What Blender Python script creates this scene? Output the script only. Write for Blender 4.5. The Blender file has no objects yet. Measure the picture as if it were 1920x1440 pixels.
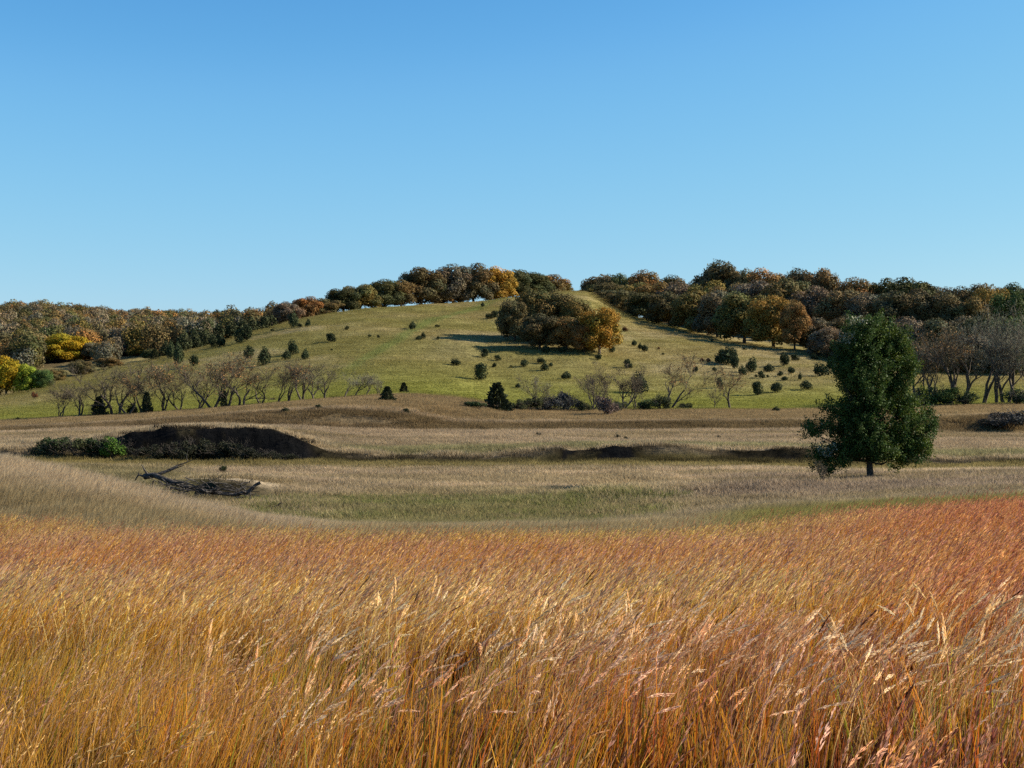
import bpy, math, random
import numpy as np
from mathutils import Vector, Matrix

# ------------------------------------------------------------------ camera, world, sun, exposure
F = 2637.0            # focal length in photo pixels (1920 wide)
HZ = 700.0            # photo row of eye level
EYE = 8.0             # height of the eye above the valley datum
scene = bpy.context.scene
COL = scene.collection
cam = bpy.data.cameras.new('camera')
cam.sensor_width = 36.0
cam.lens = 36.0 * F / 1920.0
cam.clip_start = 0.1
cam.clip_end = 9000.0
camo = bpy.data.objects.new('camera', cam)
camo.location = (0, 0, EYE)
camo.rotation_euler = (math.radians(90) - math.atan((720 - HZ) / F), 0, 0)
COL.objects.link(camo)
scene.camera = camo

SUN_AZ = math.radians(6)     # beyond the +X axis
SUN_EL = math.radians(28)
world = bpy.data.worlds.new('World')
scene.world = world
world.use_nodes = True
wn = world.node_tree.nodes
sky = wn.new('ShaderNodeTexSky')
sky.sky_type = 'NISHITA'
sky.sun_disc = False
sky.sun_elevation = SUN_EL
sky.sun_rotation = math.radians(90) - SUN_AZ
sky.altitude = 350
sky.air_density = 1.0
sky.dust_density = 0.35
sky.ozone_density = 2.2
wn['Background'].inputs['Strength'].default_value = 0.055
WS = 0.115
sep = wn.new('ShaderNodeSeparateColor'); cmb = wn.new('ShaderNodeCombineColor')
world.node_tree.links.new(sky.outputs[0], sep.inputs[0])
SKY_CURVES = ([(0, 0), (.12, .055), (.198, .122), (.242, .178), (.474, .36), (1, .72)],      # how the camera renders the clear autumn sky
              [(0, 0), (.2, .21), (.328, .40), (.405, .505), (.645, .675), (1, .88)],
              [(0, 0), (.3, .50), (.508, .765), (.561, .825), (.701, .87), (1, .98)])
for ch, cps in enumerate(SKY_CURVES):
    m1 = wn.new('ShaderNodeMath'); m1.operation = 'MULTIPLY'; m1.inputs[1].default_value = WS
    fc_ = wn.new('ShaderNodeFloatCurve'); cu = fc_.mapping.curves[0]
    cu.points[0].location = cps[0]; cu.points[-1].location = cps[-1]
    for p_ in cps[1:-1]: cu.points.new(*p_)
    fc_.mapping.update()
    m2 = wn.new('ShaderNodeMath'); m2.operation = 'MULTIPLY'; m2.inputs[1].default_value = 1 / WS
    world.node_tree.links.new(sep.outputs[ch], m1.inputs[0]); world.node_tree.links.new(m1.outputs[0], fc_.inputs['Value'])
    world.node_tree.links.new(fc_.outputs[0], m2.inputs[0]); world.node_tree.links.new(m2.outputs[0], cmb.inputs[ch])
world.node_tree.links.new(cmb.outputs[0], wn['Background'].inputs['Color'])
sl = bpy.data.lights.new('sun', 'SUN')
sl.energy = 4.6
sl.angle = math.radians(0.53)
sl.color = (1.0, 0.90, 0.75)
so = bpy.data.objects.new('sun', sl)
sd = Vector((math.cos(SUN_EL) * math.cos(SUN_AZ), math.cos(SUN_EL) * math.sin(SUN_AZ), math.sin(SUN_EL)))
so.rotation_euler = sd.to_track_quat('Z', 'Y').to_euler()
so.location = sd * 300
COL.objects.link(so)
scene.view_settings.view_transform = 'Standard'
scene.view_settings.look = 'None'
scene.view_settings.gamma = 1.0
scene.view_settings.exposure = 1.064
scene.cycles.use_denoising = False
scene.cycles.max_bounces = 6
scene.cycles.diffuse_bounces = 3
scene.cycles.transmission_bounces = 3
scene.cycles.transparent_max_bounces = 4

# ------------------------------------------------------------------ helpers
def hash2(ix, iy, seed):
    n = (ix.astype(np.int64) * 374761393 + iy.astype(np.int64) * 668265263 + seed * 1442695041) & 0x7fffffff
    n = ((n ^ (n >> 13)) * 1274126177) & 0x7fffffff
    n = (n ^ (n >> 16)) & 0xffffff
    return n / float(0xffffff)

def vnoise(x, y, seed=0):
    ix = np.floor(x); iy = np.floor(y)
    fx = x - ix; fy = y - iy
    fx = fx * fx * (3 - 2 * fx); fy = fy * fy * (3 - 2 * fy)
    a = hash2(ix, iy, seed); b = hash2(ix + 1, iy, seed)
    c = hash2(ix, iy + 1, seed); d = hash2(ix + 1, iy + 1, seed)
    return (a + (b - a) * fx) * (1 - fy) + (c + (d - c) * fx) * fy

def fbm(x, y, seed=0, octv=4):
    s = 0.0; a = 0.5; t = 0.0
    for k in range(octv):
        s = s + a * vnoise(x, y, seed + k * 17)
        t += a; a *= 0.5; x = x * 2.03 + 11.3; y = y * 2.03 + 5.7
    return s / t

def sstep(a, b, x):
    t = np.clip((x - a) / (b - a), 0, 1)
    return t * t * (3 - 2 * t)

def mesh_from(name, V, Fq, col=None, mats=None, smooth=False, matidx=None):
    """V (n,3), Fq (m,k) equal sized faces, col (n,3) point colours"""
    me = bpy.data.meshes.new(name)
    V = np.asarray(V, dtype=np.float32); Fq = np.asarray(Fq, dtype=np.int32)
    m, k = Fq.shape
    me.vertices.add(len(V)); me.vertices.foreach_set('co', V.ravel())
    me.loops.add(m * k); me.loops.foreach_set('vertex_index', Fq.ravel())
    me.polygons.add(m)
    me.polygons.foreach_set('loop_start', np.arange(0, m * k, k, dtype=np.int32))
    me.polygons.foreach_set('loop_total', np.full(m, k, dtype=np.int32))
    if matidx is not None:
        me.polygons.foreach_set('material_index', np.asarray(matidx, dtype=np.int32))
    if smooth:
        me.polygons.foreach_set('use_smooth', np.ones(m, dtype=bool))
    if col is not None:
        c4 = np.ones((len(V), 4), dtype=np.float32); c4[:, :3] = col
        a = me.color_attributes.new('Col', 'FLOAT_COLOR', 'POINT')
        a.data.foreach_set('color', c4.ravel())
    me.update(calc_edges=True)
    for mt in (mats or []):
        me.materials.append(mt)
    return me

def add_obj(name, me, parent=None, loc=(0, 0, 0), label=None, cat=None, group=None, kind=None):
    o = bpy.data.objects.new(name, me)
    COL.objects.link(o)
    o.location = loc
    if parent is not None:
        o.parent = parent
    tag(o, label, cat, group, kind)
    return o

def tag(o, label=None, cat=None, group=None, kind=None):
    if label: o['label'] = label
    if cat: o['category'] = cat
    if group: o['group'] = group
    if kind: o['kind'] = kind
    return o

# ------------------------------------------------------------------ terrain
US = np.arange(-400, 2321, 20.0)
def line(*p):
    p = np.array(p, dtype=float)
    return np.interp(US, p[:, 0], p[:, 1])

# every feature line: (distance Y along u, photo row v of the bare ground along u)
feat = []
def fz(Y, z):
    feat.append((np.full_like(US, Y), np.full_like(US, z)))
def fv(Y, v):
    Y = Y if isinstance(Y, np.ndarray) else np.full_like(US, float(Y))
    feat.append((Y, EYE - (v - HZ) / F * Y))
fz(0.0, EYE - 1.98); fz(3.0, EYE - 2.08); fz(8.0, EYE - 2.48)
fv(16, line((-400, 1232), (0, 1234), (960, 1238), (1500, 1228), (1920, 1205), (2320, 1190)))
fv(30, line((-400, 1090), (0, 1082), (700, 1084), (1200, 1082), (1440, 1066), (1680, 1042), (1920, 1018), (2320, 1000)))
fv(42, line((-400, 985), (0, 1000), (240, 1012), (480, 1040), (700, 1068), (1200, 1062), (1440, 1030), (1680, 1000), (1920, 985), (2320, 980)))
fv(57, line((-400, 842), (0, 872), (80, 886), (160, 905), (240, 926), (360, 956), (480, 982), (620, 1000), (760, 1008), (1100, 1006), (1300, 992), (1440, 978), (1680, 962), (1920, 950), (2320, 940)))
fv(68, line((-400, 900), (0, 935), (240, 960), (480, 975), (760, 975), (1100, 975), (1300, 955), (1440, 945), (1680, 928), (1920, 918), (2320, 910)))
fv(86, line((-400, 900), (0, 908), (480, 915), (960, 916), (1250, 912), (1440, 906), (1560, 900), (1640, 897), (1920, 890), (2320, 885)))
fv(105, line((-400, 872), (0, 868), (480, 872), (960, 874), (1440, 874), (1680, 882), (1920, 878), (2320, 872)))
fv(108.5, line((-400, 864), (0, 862), (240, 860), (340, 864), (480, 862), (600, 866), (960, 866), (1300, 862), (1500, 866), (1680, 872), (1920, 868), (2320, 864)))
fv(line((-400, 113), (150, 113), (240, 110.3), (600, 110.6), (760, 112), (1000, 110.8), (1500, 110.8), (1650, 114), (2320, 114)),
   line((-400, 838), (0, 838), (170, 834), (230, 812), (300, 806), (350, 804), (450, 803), (500, 806), (545, 819), (585, 840), (640, 852), (720, 857), (900, 856), (1000, 850), (1050, 842), (1190, 840), (1330, 845), (1500, 846), (1600, 856), (1920, 856), (2320, 852)))
fv(124, line((-400, 826), (0, 826), (170, 822), (300, 806), (350, 800), (450, 800), (540, 815), (640, 828), (760, 830), (1100, 826), (1500, 828), (1700, 836), (1920, 835), (2320, 830)))
fv(143, line((-400, 812), (0, 812), (240, 804), (400, 797), (560, 802), (700, 808), (840, 808), (1100, 808), (1500, 806), (1700, 812), (1920, 812), (2320, 808)))
fv(150, line((-400, 804), (0, 804), (240, 793), (400, 780), (480, 773), (640, 766), (760, 775), (840, 792), (960, 795), (1100, 792), (1500, 790), (1700, 785), (1850, 780), (1920, 778), (2320, 772)))
fv(166, line((-400, 796), (0, 796), (240, 785), (400, 773), (560, 758), (720, 750), (840, 760), (960, 782), (1100, 784), (1500, 781), (1700, 778), (1920, 770), (2320, 766)))
fv(192, line((-400, 792), (0, 790), (240, 778), (400, 768), (560, 755), (700, 742), (760, 739), (860, 746), (930, 762), (1100, 770), (1500, 768), (1700, 764), (1920, 758), (2320, 755)))
CREST_V = line((-400, 790), (-200, 775), (0, 745), (100, 722), (200, 697), (300, 674), (400, 647), (480, 624), (560, 602), (640, 587), (720, 578), (800, 573), (900, 568), (960, 561), (1060, 547), (1095, 545), (1140, 577), (1200, 600), (1300, 626), (1400, 648), (1500, 664), (1560, 674), (1700, 694), (1920, 706), (2320, 712))
CREST_Y = line((-400, 240), (0, 262), (480, 322), (760, 360), (960, 385), (1080, 400), (1200, 365), (1300, 335), (1500, 290), (1700, 262), (1920, 250), (2320, 245))
def vat(Yf, bend):   # rows of points part of the way up the slope
    return Yf
b192 = feat[-1][1]
zc = EYE - (CREST_V - HZ) / F * CREST_Y
for fr, hf in ((0.16, 0.10), (0.45, 0.44), (0.75, 0.80)):
    Yk = 192 + (CREST_Y - 192) * fr
    feat.append((Yk, b192 + (zc - b192) * hf))
feat.append((CREST_Y, zc))
fbv = line((-400, 705), (0, 700), (300, 660), (520, 622), (700, 600), (960, 575), (1080, 552), (1140, 590), (1300, 615), (1500, 640), (1700, 650), (1920, 655), (2320, 655))
fv(CREST_Y + 45, fbv)
fv(560, line((-400, 606), (0, 604), (110, 602), (200, 612), (480, 626), (700, 630), (1000, 600), (1080, 580), (1200, 600), (1400, 588), (1600, 592), (1760, 605), (1920, 612), (2320, 620)))
fv(700, line((-400, 606), (0, 606), (200, 612), (480, 622), (700, 632), (1000, 620), (1400, 612), (1920, 625), (2320, 630)))
fv(1500, np.full_like(US, 672.0))
fz(6000.0, EYE + 10)
FY = np.stack([f[0] for f in feat]); FZ = np.stack([f[1] for f in feat])   # (nf, nu)
ker = np.array([1, 2, 1.0]); ker /= ker.sum()
for arr in (FY, FZ):
    for i in range(len(arr)):
        pad = np.pad(arr[i], 1, mode='edge'); arr[i] = np.convolve(pad, ker, 'valid')
YS = np.unique(np.concatenate([np.linspace(0, 100, 500), np.linspace(100, 170, 700), np.geomspace(170, 6000, 900)]))
def pchip(x, y, q):
    h = np.diff(x); d = np.diff(y) / h
    m = np.zeros_like(y)
    for i in range(1, len(x) - 1):
        if d[i - 1] * d[i] > 0:
            w1 = 2 * h[i] + h[i - 1]; w2 = h[i] + 2 * h[i - 1]
            m[i] = (w1 + w2) / (w1 / d[i - 1] + w2 / d[i])
    m[0] = d[0]; m[-1] = d[-1]
    k = np.clip(np.searchsorted(x, q) - 1, 0, len(h) - 1)
    t = (q - x[k]) / h[k]
    return (y[k] * (1 + 2 * t) * (1 - t) ** 2 + h[k] * m[k] * t * (1 - t) ** 2 + y[k + 1] * t * t * (3 - 2 * t) + h[k] * m[k + 1] * t * t * (t - 1))
TZ = np.stack([pchip(FY[:, j], FZ[:, j], YS) for j in range(len(US))])      # (nu, ny)

def base_h(x, y):
    x = np.asarray(x, float); y = np.asarray(y, float)
    yy = np.clip(y, 0.0, 5999.0)
    u = np.clip(960 + F * x / np.maximum(yy, 0.5), US[0], US[-1] - 1e-3)
    # near the camera everything is the same profile, ease the u dependence in
    u = 960 + (u - 960) * sstep(2, 12, yy)
    fu = (u - US[0]) / 20.0; iu = np.floor(fu).astype(int); fu = fu - iu
    iy = np.clip(np.searchsorted(YS, yy, side='right') - 1, 0, len(YS) - 2)
    ty = (yy - YS[iy]) / (YS[iy + 1] - YS[iy])
    return ((TZ[iu, iy] * (1 - ty) + TZ[iu, iy + 1] * ty) * (1 - fu) + (TZ[iu + 1, iy] * (1 - ty) + TZ[iu + 1, iy + 1] * ty) * fu)

def mound(x, y):
    hx = (x + 17.5) / 4.0
    face = 79.4 + .5 * np.sin(x * 1.3) + .25 * np.sin(x * 3.1)
    return np.exp(-(hx * hx) ** 2) * sstep(0, 1.0, y - face) * (1 - sstep(1.5, 17, y - face)) * (1 - .35 * sstep(.2, 1, hx))

def height(x, y):
    x = np.asarray(x, float); y = np.asarray(y, float)
    z = base_h(x, y)
    r = np.hypot(x, y)
    amp = 0.10 * sstep(5, 30, r) + 0.35 * sstep(200, 320, r) + 1.0 * sstep(420, 600, r)
    z = z + (fbm(x * 0.16, y * 0.16, 3) - 0.5) * amp * 2
    z = z + (fbm(x * 0.9, y * 0.9, 9, 3) - 0.5) * 0.16 * sstep(4, 12, r)
    # gullies and slumps in the creek banks
    bank = np.exp(-((y - 111.0) / 4.0) ** 2)
    z = z + (fbm(x * 0.35, y * 0.5, 21) - 0.5) * 1.0 * bank
    win = sstep(-2, 4, x - (1060 - 960) / F * y) * (1 - sstep(-3, 2, x - (1560 - 960) / F * y))
    z = z + win * (.50 * np.exp(-((y - 78.5) / 3.2) ** 2) - .40 * np.exp(-((y - 86.5) / 4.0) ** 2))
    # low mound with an eroded face where the fallen tree lies
    z = z + mound(x, y) * .75
    return z
def h1(x, y): return float(height(np.array([x]), np.array([y]))[0])

def at_row(u, v, lo=190.0, hi=420.0):
    """ground point seen in column u at row v between distances lo and hi"""
    Y = np.linspace(lo, hi, 900); X = (u - 960) / F * Y
    vv = HZ - (height(X, Y) - EYE) / Y * F
    k = np.nonzero(vv <= v)[0]
    k = k[0] if len(k) else int(np.argmin(np.abs(vv - v)))
    return float(X[k]), float(Y[k]), float(height(X[k:k + 1], Y[k:k + 1])[0])

def zone_color(x, y):
    """dry-grass and soil albedo over the land, some shade and sunlight painted in"""
    x = np.asarray(x, float); y = np.asarray(y, float)
    yy = np.maximum(y, 0.5)
    u = 960 + F * x / yy
    n1 = fbm(x * 0.06, y * 0.06, 40); n2 = fbm(x * 0.35, y * 0.35, 50); n3 = fbm(x * 0.02, y * 0.05, 60)
    def C(*c): return np.array(c)[None, :]
    def mix(a, b, t): return a + (b - a) * t[:, None]
    c = np.repeat(C(0.50, 0.30, 0.115), len(x), 0)                       # orange prairie
    c = mix(c, C(0.33, 0.255, 0.135), sstep(34, 42, y + (n2 - .5) * 10))       # grey tan knoll
    c = mix(c, C(0.46, 0.36, 0.23), sstep(47, 53, y) * (1 - sstep(500, 700, u)))  # paler knoll crest: the sunlight on it is painted in
    # valley floor
    val = sstep(56, 66, y)
    c = mix(c, C(0.40, 0.315, 0.195), val)
    green = sstep(0.42, 0.58, n1 * 0.4 + n2 * 0.3 + .3 * fbm(x * .8, y * 1.2, 77)) * sstep(60, 66, y) * (1 - sstep(76, 84, y)) * sstep(380, 700, u) * (1 - sstep(1050, 1350, u))
    c = mix(c, C(0.22, 0.205, 0.08), np.clip(green * 0.85, 0, 1))
    purple = sstep(1200, 1420, u) * sstep(60, 68, y) * (1 - sstep(92, 98, y))
    c = mix(c, C(0.285, 0.22, 0.155), purple)
    gstrip = sstep(1250, 1450, u) * sstep(38, 46, y) * (1 - sstep(58, 66, y))
    c = mix(c, C(0.22, 0.20, 0.055), gstrip * 0.85)
    pale = sstep(82, 90, y) * (1 - sstep(100, 105, y)) * (1 - purple)
    c = mix(c, C(0.50, 0.385, 0.25), pale * 0.8)
    yb = sstep(101, 104.5, y) * (1 - sstep(109, 110.5, y))
    c = mix(c, C(0.22, 0.18, 0.06), yb * 0.85)
    bank_shade = sstep(108.2, 108.8, y) * (1 - sstep(111.2, 111.8, y))  # dark bank soil, blackened to paint in the shade on its face
    c = mix(c, C(0.006, 0.006, 0.004), bank_shade * (0.85 + 0.15 * sstep(0.3, .5, n2)) * np.interp(u, [200, 240, 560, 640, 900, 1000, 1060, 1180, 1240, 1330, 1380, 1500, 1560], [.6, 1, 1, .92, .8, .6, 1, 1, .75, .7, .97, .97, .72]))
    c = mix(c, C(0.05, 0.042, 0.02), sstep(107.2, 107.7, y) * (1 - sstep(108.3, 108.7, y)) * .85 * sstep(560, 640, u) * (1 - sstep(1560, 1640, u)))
    ol = sstep(112, 114, y) * (1 - sstep(117, 122, y)) * sstep(560, 700, u)
    c = mix(c, C(0.22, 0.21, 0.095), ol * 0.8)
    c = mix(c, C(0.38, 0.29, 0.185), sstep(118, 126, y))
    br = sstep(.46, .56, fbm(x * .035, y * .22, 210)); c = mix(c, C(0.20, 0.155, 0.07), br * sstep(120, 128, y) * .55)
    br2 = sstep(.47, .58, fbm(x * .05, y * .30, 230)); c = mix(c, C(0.23, 0.185, 0.085), br2 * sstep(60, 66, y) * (1 - sstep(100, 104, y)) * .5)
    c = mix(c, C(0.15, 0.105, 0.05), sstep(143, 145, y) * (1 - sstep(149, 152, y)) * 0.8)
    c = mix(c, C(0.27, 0.195, 0.10), sstep(150, 155, y))
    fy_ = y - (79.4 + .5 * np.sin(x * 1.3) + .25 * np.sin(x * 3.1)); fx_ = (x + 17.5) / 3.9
    c = mix(c, C(0.022, 0.019, 0.012), sstep(-1.1, -.3, fy_ + n2) * (1 - sstep(1.6, 5.5, fy_ + (n2 - .5) * 5)) * np.exp(-(fx_ * fx_) ** 2))  # bare soil of the hollow, its shade painted in as near-black
    c = mix(c, C(0.19, 0.165, 0.075), (1 - sstep(300, 430, u)) * sstep(64, 70, y) * (1 - sstep(100, 104, y)) * .8)
    # sun cured pasture on the hill
    hill = sstep(188, 196, y)
    g = mix(np.repeat(C(0.235, 0.205, 0.068), len(x), 0), C(0.29, 0.235, 0.095), sstep(0.35, 0.65, n3))
    g = mix(g, C(0.225, 0.225, 0.05), 1 - sstep(200, 250, y))
    g = mix(g, C(0.36, 0.29, 0.155), sstep(.52, .7, n1) * sstep(210, 260, y) * 0.55)
    tr = np.abs(u - (720 + (y - 262) * 2.1) - 6 * np.sin(y * .1))
    g = mix(g, C(0.17, 0.21, 0.06), (1 - sstep(5, 20, tr)) * 0.7 * sstep(215, 250, y))
    g = mix(g, C(0.28, 0.24, 0.15), np.exp(-((u - 850) / 60) ** 2 - ((y - 262) / 14) ** 2) * .3)
    c = mix(c, g, hill)
    c = mix(c, C(0.12, 0.09, 0.05), sstep(20, 60, y - np.interp(u, US, CREST_Y)))
    c = c * (0.80 + 0.4 * n2)[:, None] * (0.9 + .2 * n1)[:, None]
    return np.clip(c, 0.01, 0.9)

# ------------------------------------------------------------------ materials
def nodes_of(m):
    m.use_nodes = True
    return m.node_tree.nodes, m.node_tree.links

def mat_ground():
    m = bpy.data.materials.new('dry_ground'); n, l = nodes_of(m)
    b = n['Principled BSDF']; b.inputs['Roughness'].default_value = 1.0; b.inputs['Specular IOR Level'].default_value = 0.0
    a = n.new('ShaderNodeVertexColor'); a.layer_name = 'Col'
    tc = n.new('ShaderNodeNewGeometry')
    mp = n.new('ShaderNodeMapping'); mp.inputs['Scale'].default_value = (1, .55, 1)
    l.new(tc.outputs['Position'], mp.inputs['Vector'])
    n1 = n.new('ShaderNodeTexNoise'); n1.inputs['Scale'].default_value = 1.7; n1.inputs['Detail'].default_value = 8; n1.inputs['Roughness'].default_value = .72
    l.new(mp.outputs[0], n1.inputs['Vector'])
    r = n.new('ShaderNodeMapRange'); r.inputs[1].default_value = .3; r.inputs[2].default_value = .7; r.inputs[3].default_value = .44; r.inputs[4].default_value = 1.12
    l.new(n1.outputs[0], r.inputs[0])
    n2 = n.new('ShaderNodeTexNoise'); n2.inputs['Scale'].default_value = .22; n2.inputs['Detail'].default_value = 6; n2.inputs['Roughness'].default_value = .65
    l.new(mp.outputs[0], n2.inputs['Vector'])
    r2 = n.new('ShaderNodeMapRange'); r2.inputs[1].default_value = .3; r2.inputs[2].default_value = .7; r2.inputs[3].default_value = .8; r2.inputs[4].default_value = 1.2
    l.new(n2.outputs[0], r2.inputs[0])
    mu = n.new('ShaderNodeMath'); mu.operation = 'MULTIPLY'; l.new(r.outputs[0], mu.inputs[0]); l.new(r2.outputs[0], mu.inputs[1])
    v = n.new('ShaderNodeVectorMath'); v.operation = 'SCALE'
    l.new(a.outputs['Color'], v.inputs[0]); l.new(mu.outputs[0], v.inputs['Scale'])
    l.new(v.outputs[0], b.inputs['Base Color'])
    bp = n.new('ShaderNodeBump'); bp.inputs['Strength'].default_value = .8; bp.inputs['Distance'].default_value = .35
    l.new(n1.outputs[0], bp.inputs['Height']); l.new(bp.outputs[0], b.inputs['Normal'])
    return m

def mat_leafy(name, transl=0.35, rough=.7, spec=.2, tint='INSTANCER', gain=.82):
    """colour = point colour x tint of the instance (or of the object)"""
    m = bpy.data.materials.new(name); n, l = nodes_of(m)
    b = n['Principled BSDF']; b.inputs['Roughness'].default_value = rough; b.inputs['Specular IOR Level'].default_value = spec
    a = n.new('ShaderNodeVertexColor'); a.layer_name = 'Col'
    v = n.new('ShaderNodeVectorMath'); v.operation = 'MULTIPLY'
    l.new(a.outputs['Color'], v.inputs[0])
    if tint == 'INSTANCER':
        t = n.new('ShaderNodeAttribute'); t.attribute_type = 'INSTANCER'; t.attribute_name = 'tint'
        l.new(t.outputs['Vector'], v.inputs[1])
    elif tint == 'OBJECT':
        t = n.new('ShaderNodeObjectInfo'); l.new(t.outputs['Color'], v.inputs[1])
    else:
        v.inputs[1].default_value = (1, 1, 1)
    v0 = v; v = n.new('ShaderNodeVectorMath'); v.operation = 'SCALE'; v.inputs['Scale'].default_value = gain; l.new(v0.outputs[0], v.inputs[0])
    l.new(v.outputs[0], b.inputs['Base Color'])
    if transl > 0:
        tr = n.new('ShaderNodeBsdfTranslucent'); l.new(v.outputs[0], tr.inputs['Color'])
        mx = n.new('ShaderNodeMixShader'); mx.inputs[0].default_value = transl
        l.new(b.outputs[0], mx.inputs[1]); l.new(tr.outputs[0], mx.inputs[2])
        l.new(mx.outputs[0], n['Material Output'].inputs['Surface'])
    return m

def mat_bark(name, c1, c2):
    m = bpy.data.materials.new(name); n, l = nodes_of(m)
    b = n['Principled BSDF']; b.inputs['Roughness'].default_value = .9; b.inputs['Specular IOR Level'].default_value = .15
    tc = n.new('ShaderNodeTexCoord'); t = n.new('ShaderNodeTexNoise'); t.inputs['Scale'].default_value = 6; t.inputs['Detail'].default_value = 5
    l.new(tc.outputs['Object'], t.inputs['Vector'])
    r = n.new('ShaderNodeValToRGB'); r.color_ramp.elements[0].color = (*c1, 1); r.color_ramp.elements[1].color = (*c2, 1)
    r.color_ramp.elements[0].position = .35; r.color_ramp.elements[1].position = .65
    l.new(t.outputs[0], r.inputs[0]); l.new(r.outputs[0], b.inputs['Base Color'])
    bp = n.new('ShaderNodeBump'); bp.inputs['Distance'].default_value = .05; l.new(t.outputs[0], bp.inputs['Height']); l.new(bp.outputs[0], b.inputs['Normal'])
    return m

M_ground = mat_ground()
M_grass = mat_leafy('grass_blades', .50, .8, .03, gain=.86)
M_seed = mat_leafy('seed_heads', .55, .9, .0, gain=1.0)
M_far = mat_leafy('far_foliage', .15, .8, .1)
M_leaf = mat_leafy('autumn_leaves', .12, .75, .12, 'OBJECT')
M_needle = mat_leafy('cedar_needles', .08, .8, .1, 'OBJECT')
M_green = mat_leafy('green_leaves', .25, .6, .12, 'NONE')
def tint_bark(m):
    n, l = nodes_of(m); b = n['Principled BSDF']; src = b.inputs['Base Color'].links[0].from_socket
    oi = n.new('ShaderNodeObjectInfo'); v = n.new('ShaderNodeVectorMath'); v.operation = 'MULTIPLY'
    l.new(src, v.inputs[0]); l.new(oi.outputs['Color'], v.inputs[1]); l.new(v.outputs[0], b.inputs['Base Color'])
M_bark = mat_bark('oak_bark', (.045, .035, .028), (.10, .08, .065))
M_grey = mat_bark('grey_bark', (.04, .034, .028), (.11, .092, .075))
tint_bark(M_grey)
M_dead = mat_bark('dead_wood', (.025, .022, .018), (.11, .095, .08))

# ------------------------------------------------------------------ ground sheet
def build_ground():
    r = [0.5]
    while r[-1] < 5800:
        q = r[-1]
        st = .02 if q < 55 else .0045 if q < 100 else .0032 if q < 170 else .007 if q < 460 else .03
        r.append(q * (1 + st))
    r = np.array(r)
    th = np.unique(np.concatenate([np.arctan((np.linspace(-250, 2170, 560) - 960) / F), np.radians(np.linspace(27, 333, 90))]))
    th = np.unique(np.round(np.where(th < math.radians(-26), th + 2 * math.pi, th), 6))
    R, T = np.meshgrid(r, th, indexing='ij')
    X = (R * np.sin(T)).ravel(); Y = (R * np.cos(T)).ravel()
    Z = height(X, Y)
    nr, nt = R.shape
    i = np.arange(nr - 1)[:, None]; j = np.arange(nt)[None, :]
    jn = (j + 1) % nt
    q = np.stack([i * nt + j, i * nt + jn, (i + 1) * nt + jn, (i + 1) * nt + j], -1).reshape(-1, 4)[:, ::-1]
    # close the middle
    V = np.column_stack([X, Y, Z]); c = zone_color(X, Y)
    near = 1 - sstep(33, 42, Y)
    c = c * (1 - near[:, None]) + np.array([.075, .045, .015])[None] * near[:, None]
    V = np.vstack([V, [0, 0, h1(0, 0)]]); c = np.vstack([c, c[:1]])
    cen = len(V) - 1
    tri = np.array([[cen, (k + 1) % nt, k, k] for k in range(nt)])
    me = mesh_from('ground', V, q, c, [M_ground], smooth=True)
    o = add_obj('ground', me, kind='structure')
    return o
ground = build_ground()

# ------------------------------------------------------------------ scattering with geometry nodes (uncountable growth only)
def scatter(name, pts, idx, rot, scl, tint, protos, kind_label, cat):
    colx = bpy.data.collections.new(name + '_kinds')
    for k, me in enumerate(protos):
        colx.objects.link(bpy.data.objects.new('%s_kind_%02d' % (name, k), me))
    me = bpy.data.meshes.new(name)
    me.vertices.add(len(pts)); me.vertices.foreach_set('co', np.asarray(pts, np.float32).ravel())
    a = me.attributes.new('idx', 'INT', 'POINT'); a.data.foreach_set('value', np.asarray(idx, np.int32))
    for nm, arr in (('rot', rot), ('scl', scl), ('tint', tint)):
        a = me.attributes.new(nm, 'FLOAT_VECTOR', 'POINT'); a.data.foreach_set('vector', np.asarray(arr, np.float32).ravel())
    o = add_obj(name, me, kind='stuff')
    tag(o, kind_label, cat)
    ng = bpy.data.node_groups.new(name + '_nodes', 'GeometryNodeTree')
    ng.interface.new_socket('Geometry', in_out='INPUT', socket_type='NodeSocketGeometry')
    ng.interface.new_socket('Geometry', in_out='OUTPUT', socket_type='NodeSocketGeometry')
    N = ng.nodes; L = ng.links
    gi = N.new('NodeGroupInput'); go = N.new('NodeGroupOutput')
    ci = N.new('GeometryNodeCollectionInfo'); ci.inputs['Collection'].default_value = colx
    ci.inputs['Separate Children'].default_value = True; ci.inputs['Reset Children'].default_value = True
    ip = N.new('GeometryNodeInstanceOnPoints'); ip.inputs['Pick Instance'].default_value = True
    def named(nm, t):
        q = N.new('GeometryNodeInputNamedAttribute'); q.data_type = t; q.inputs['Name'].default_value = nm; return q.outputs['Attribute']
    L.new(gi.outputs[0], ip.inputs['Points']); L.new(ci.outputs[0], ip.inputs['Instance'])
    L.new(named('idx', 'INT'), ip.inputs['Instance Index'])
    L.new(named('rot', 'FLOAT_VECTOR'), ip.inputs['Rotation']); L.new(named('scl', 'FLOAT_VECTOR'), ip.inputs['Scale'])
    L.new(ip.outputs[0], go.inputs[0])
    md = o.modifiers.new('growth', 'NODES'); md.node_group = ng
    return o

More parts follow.
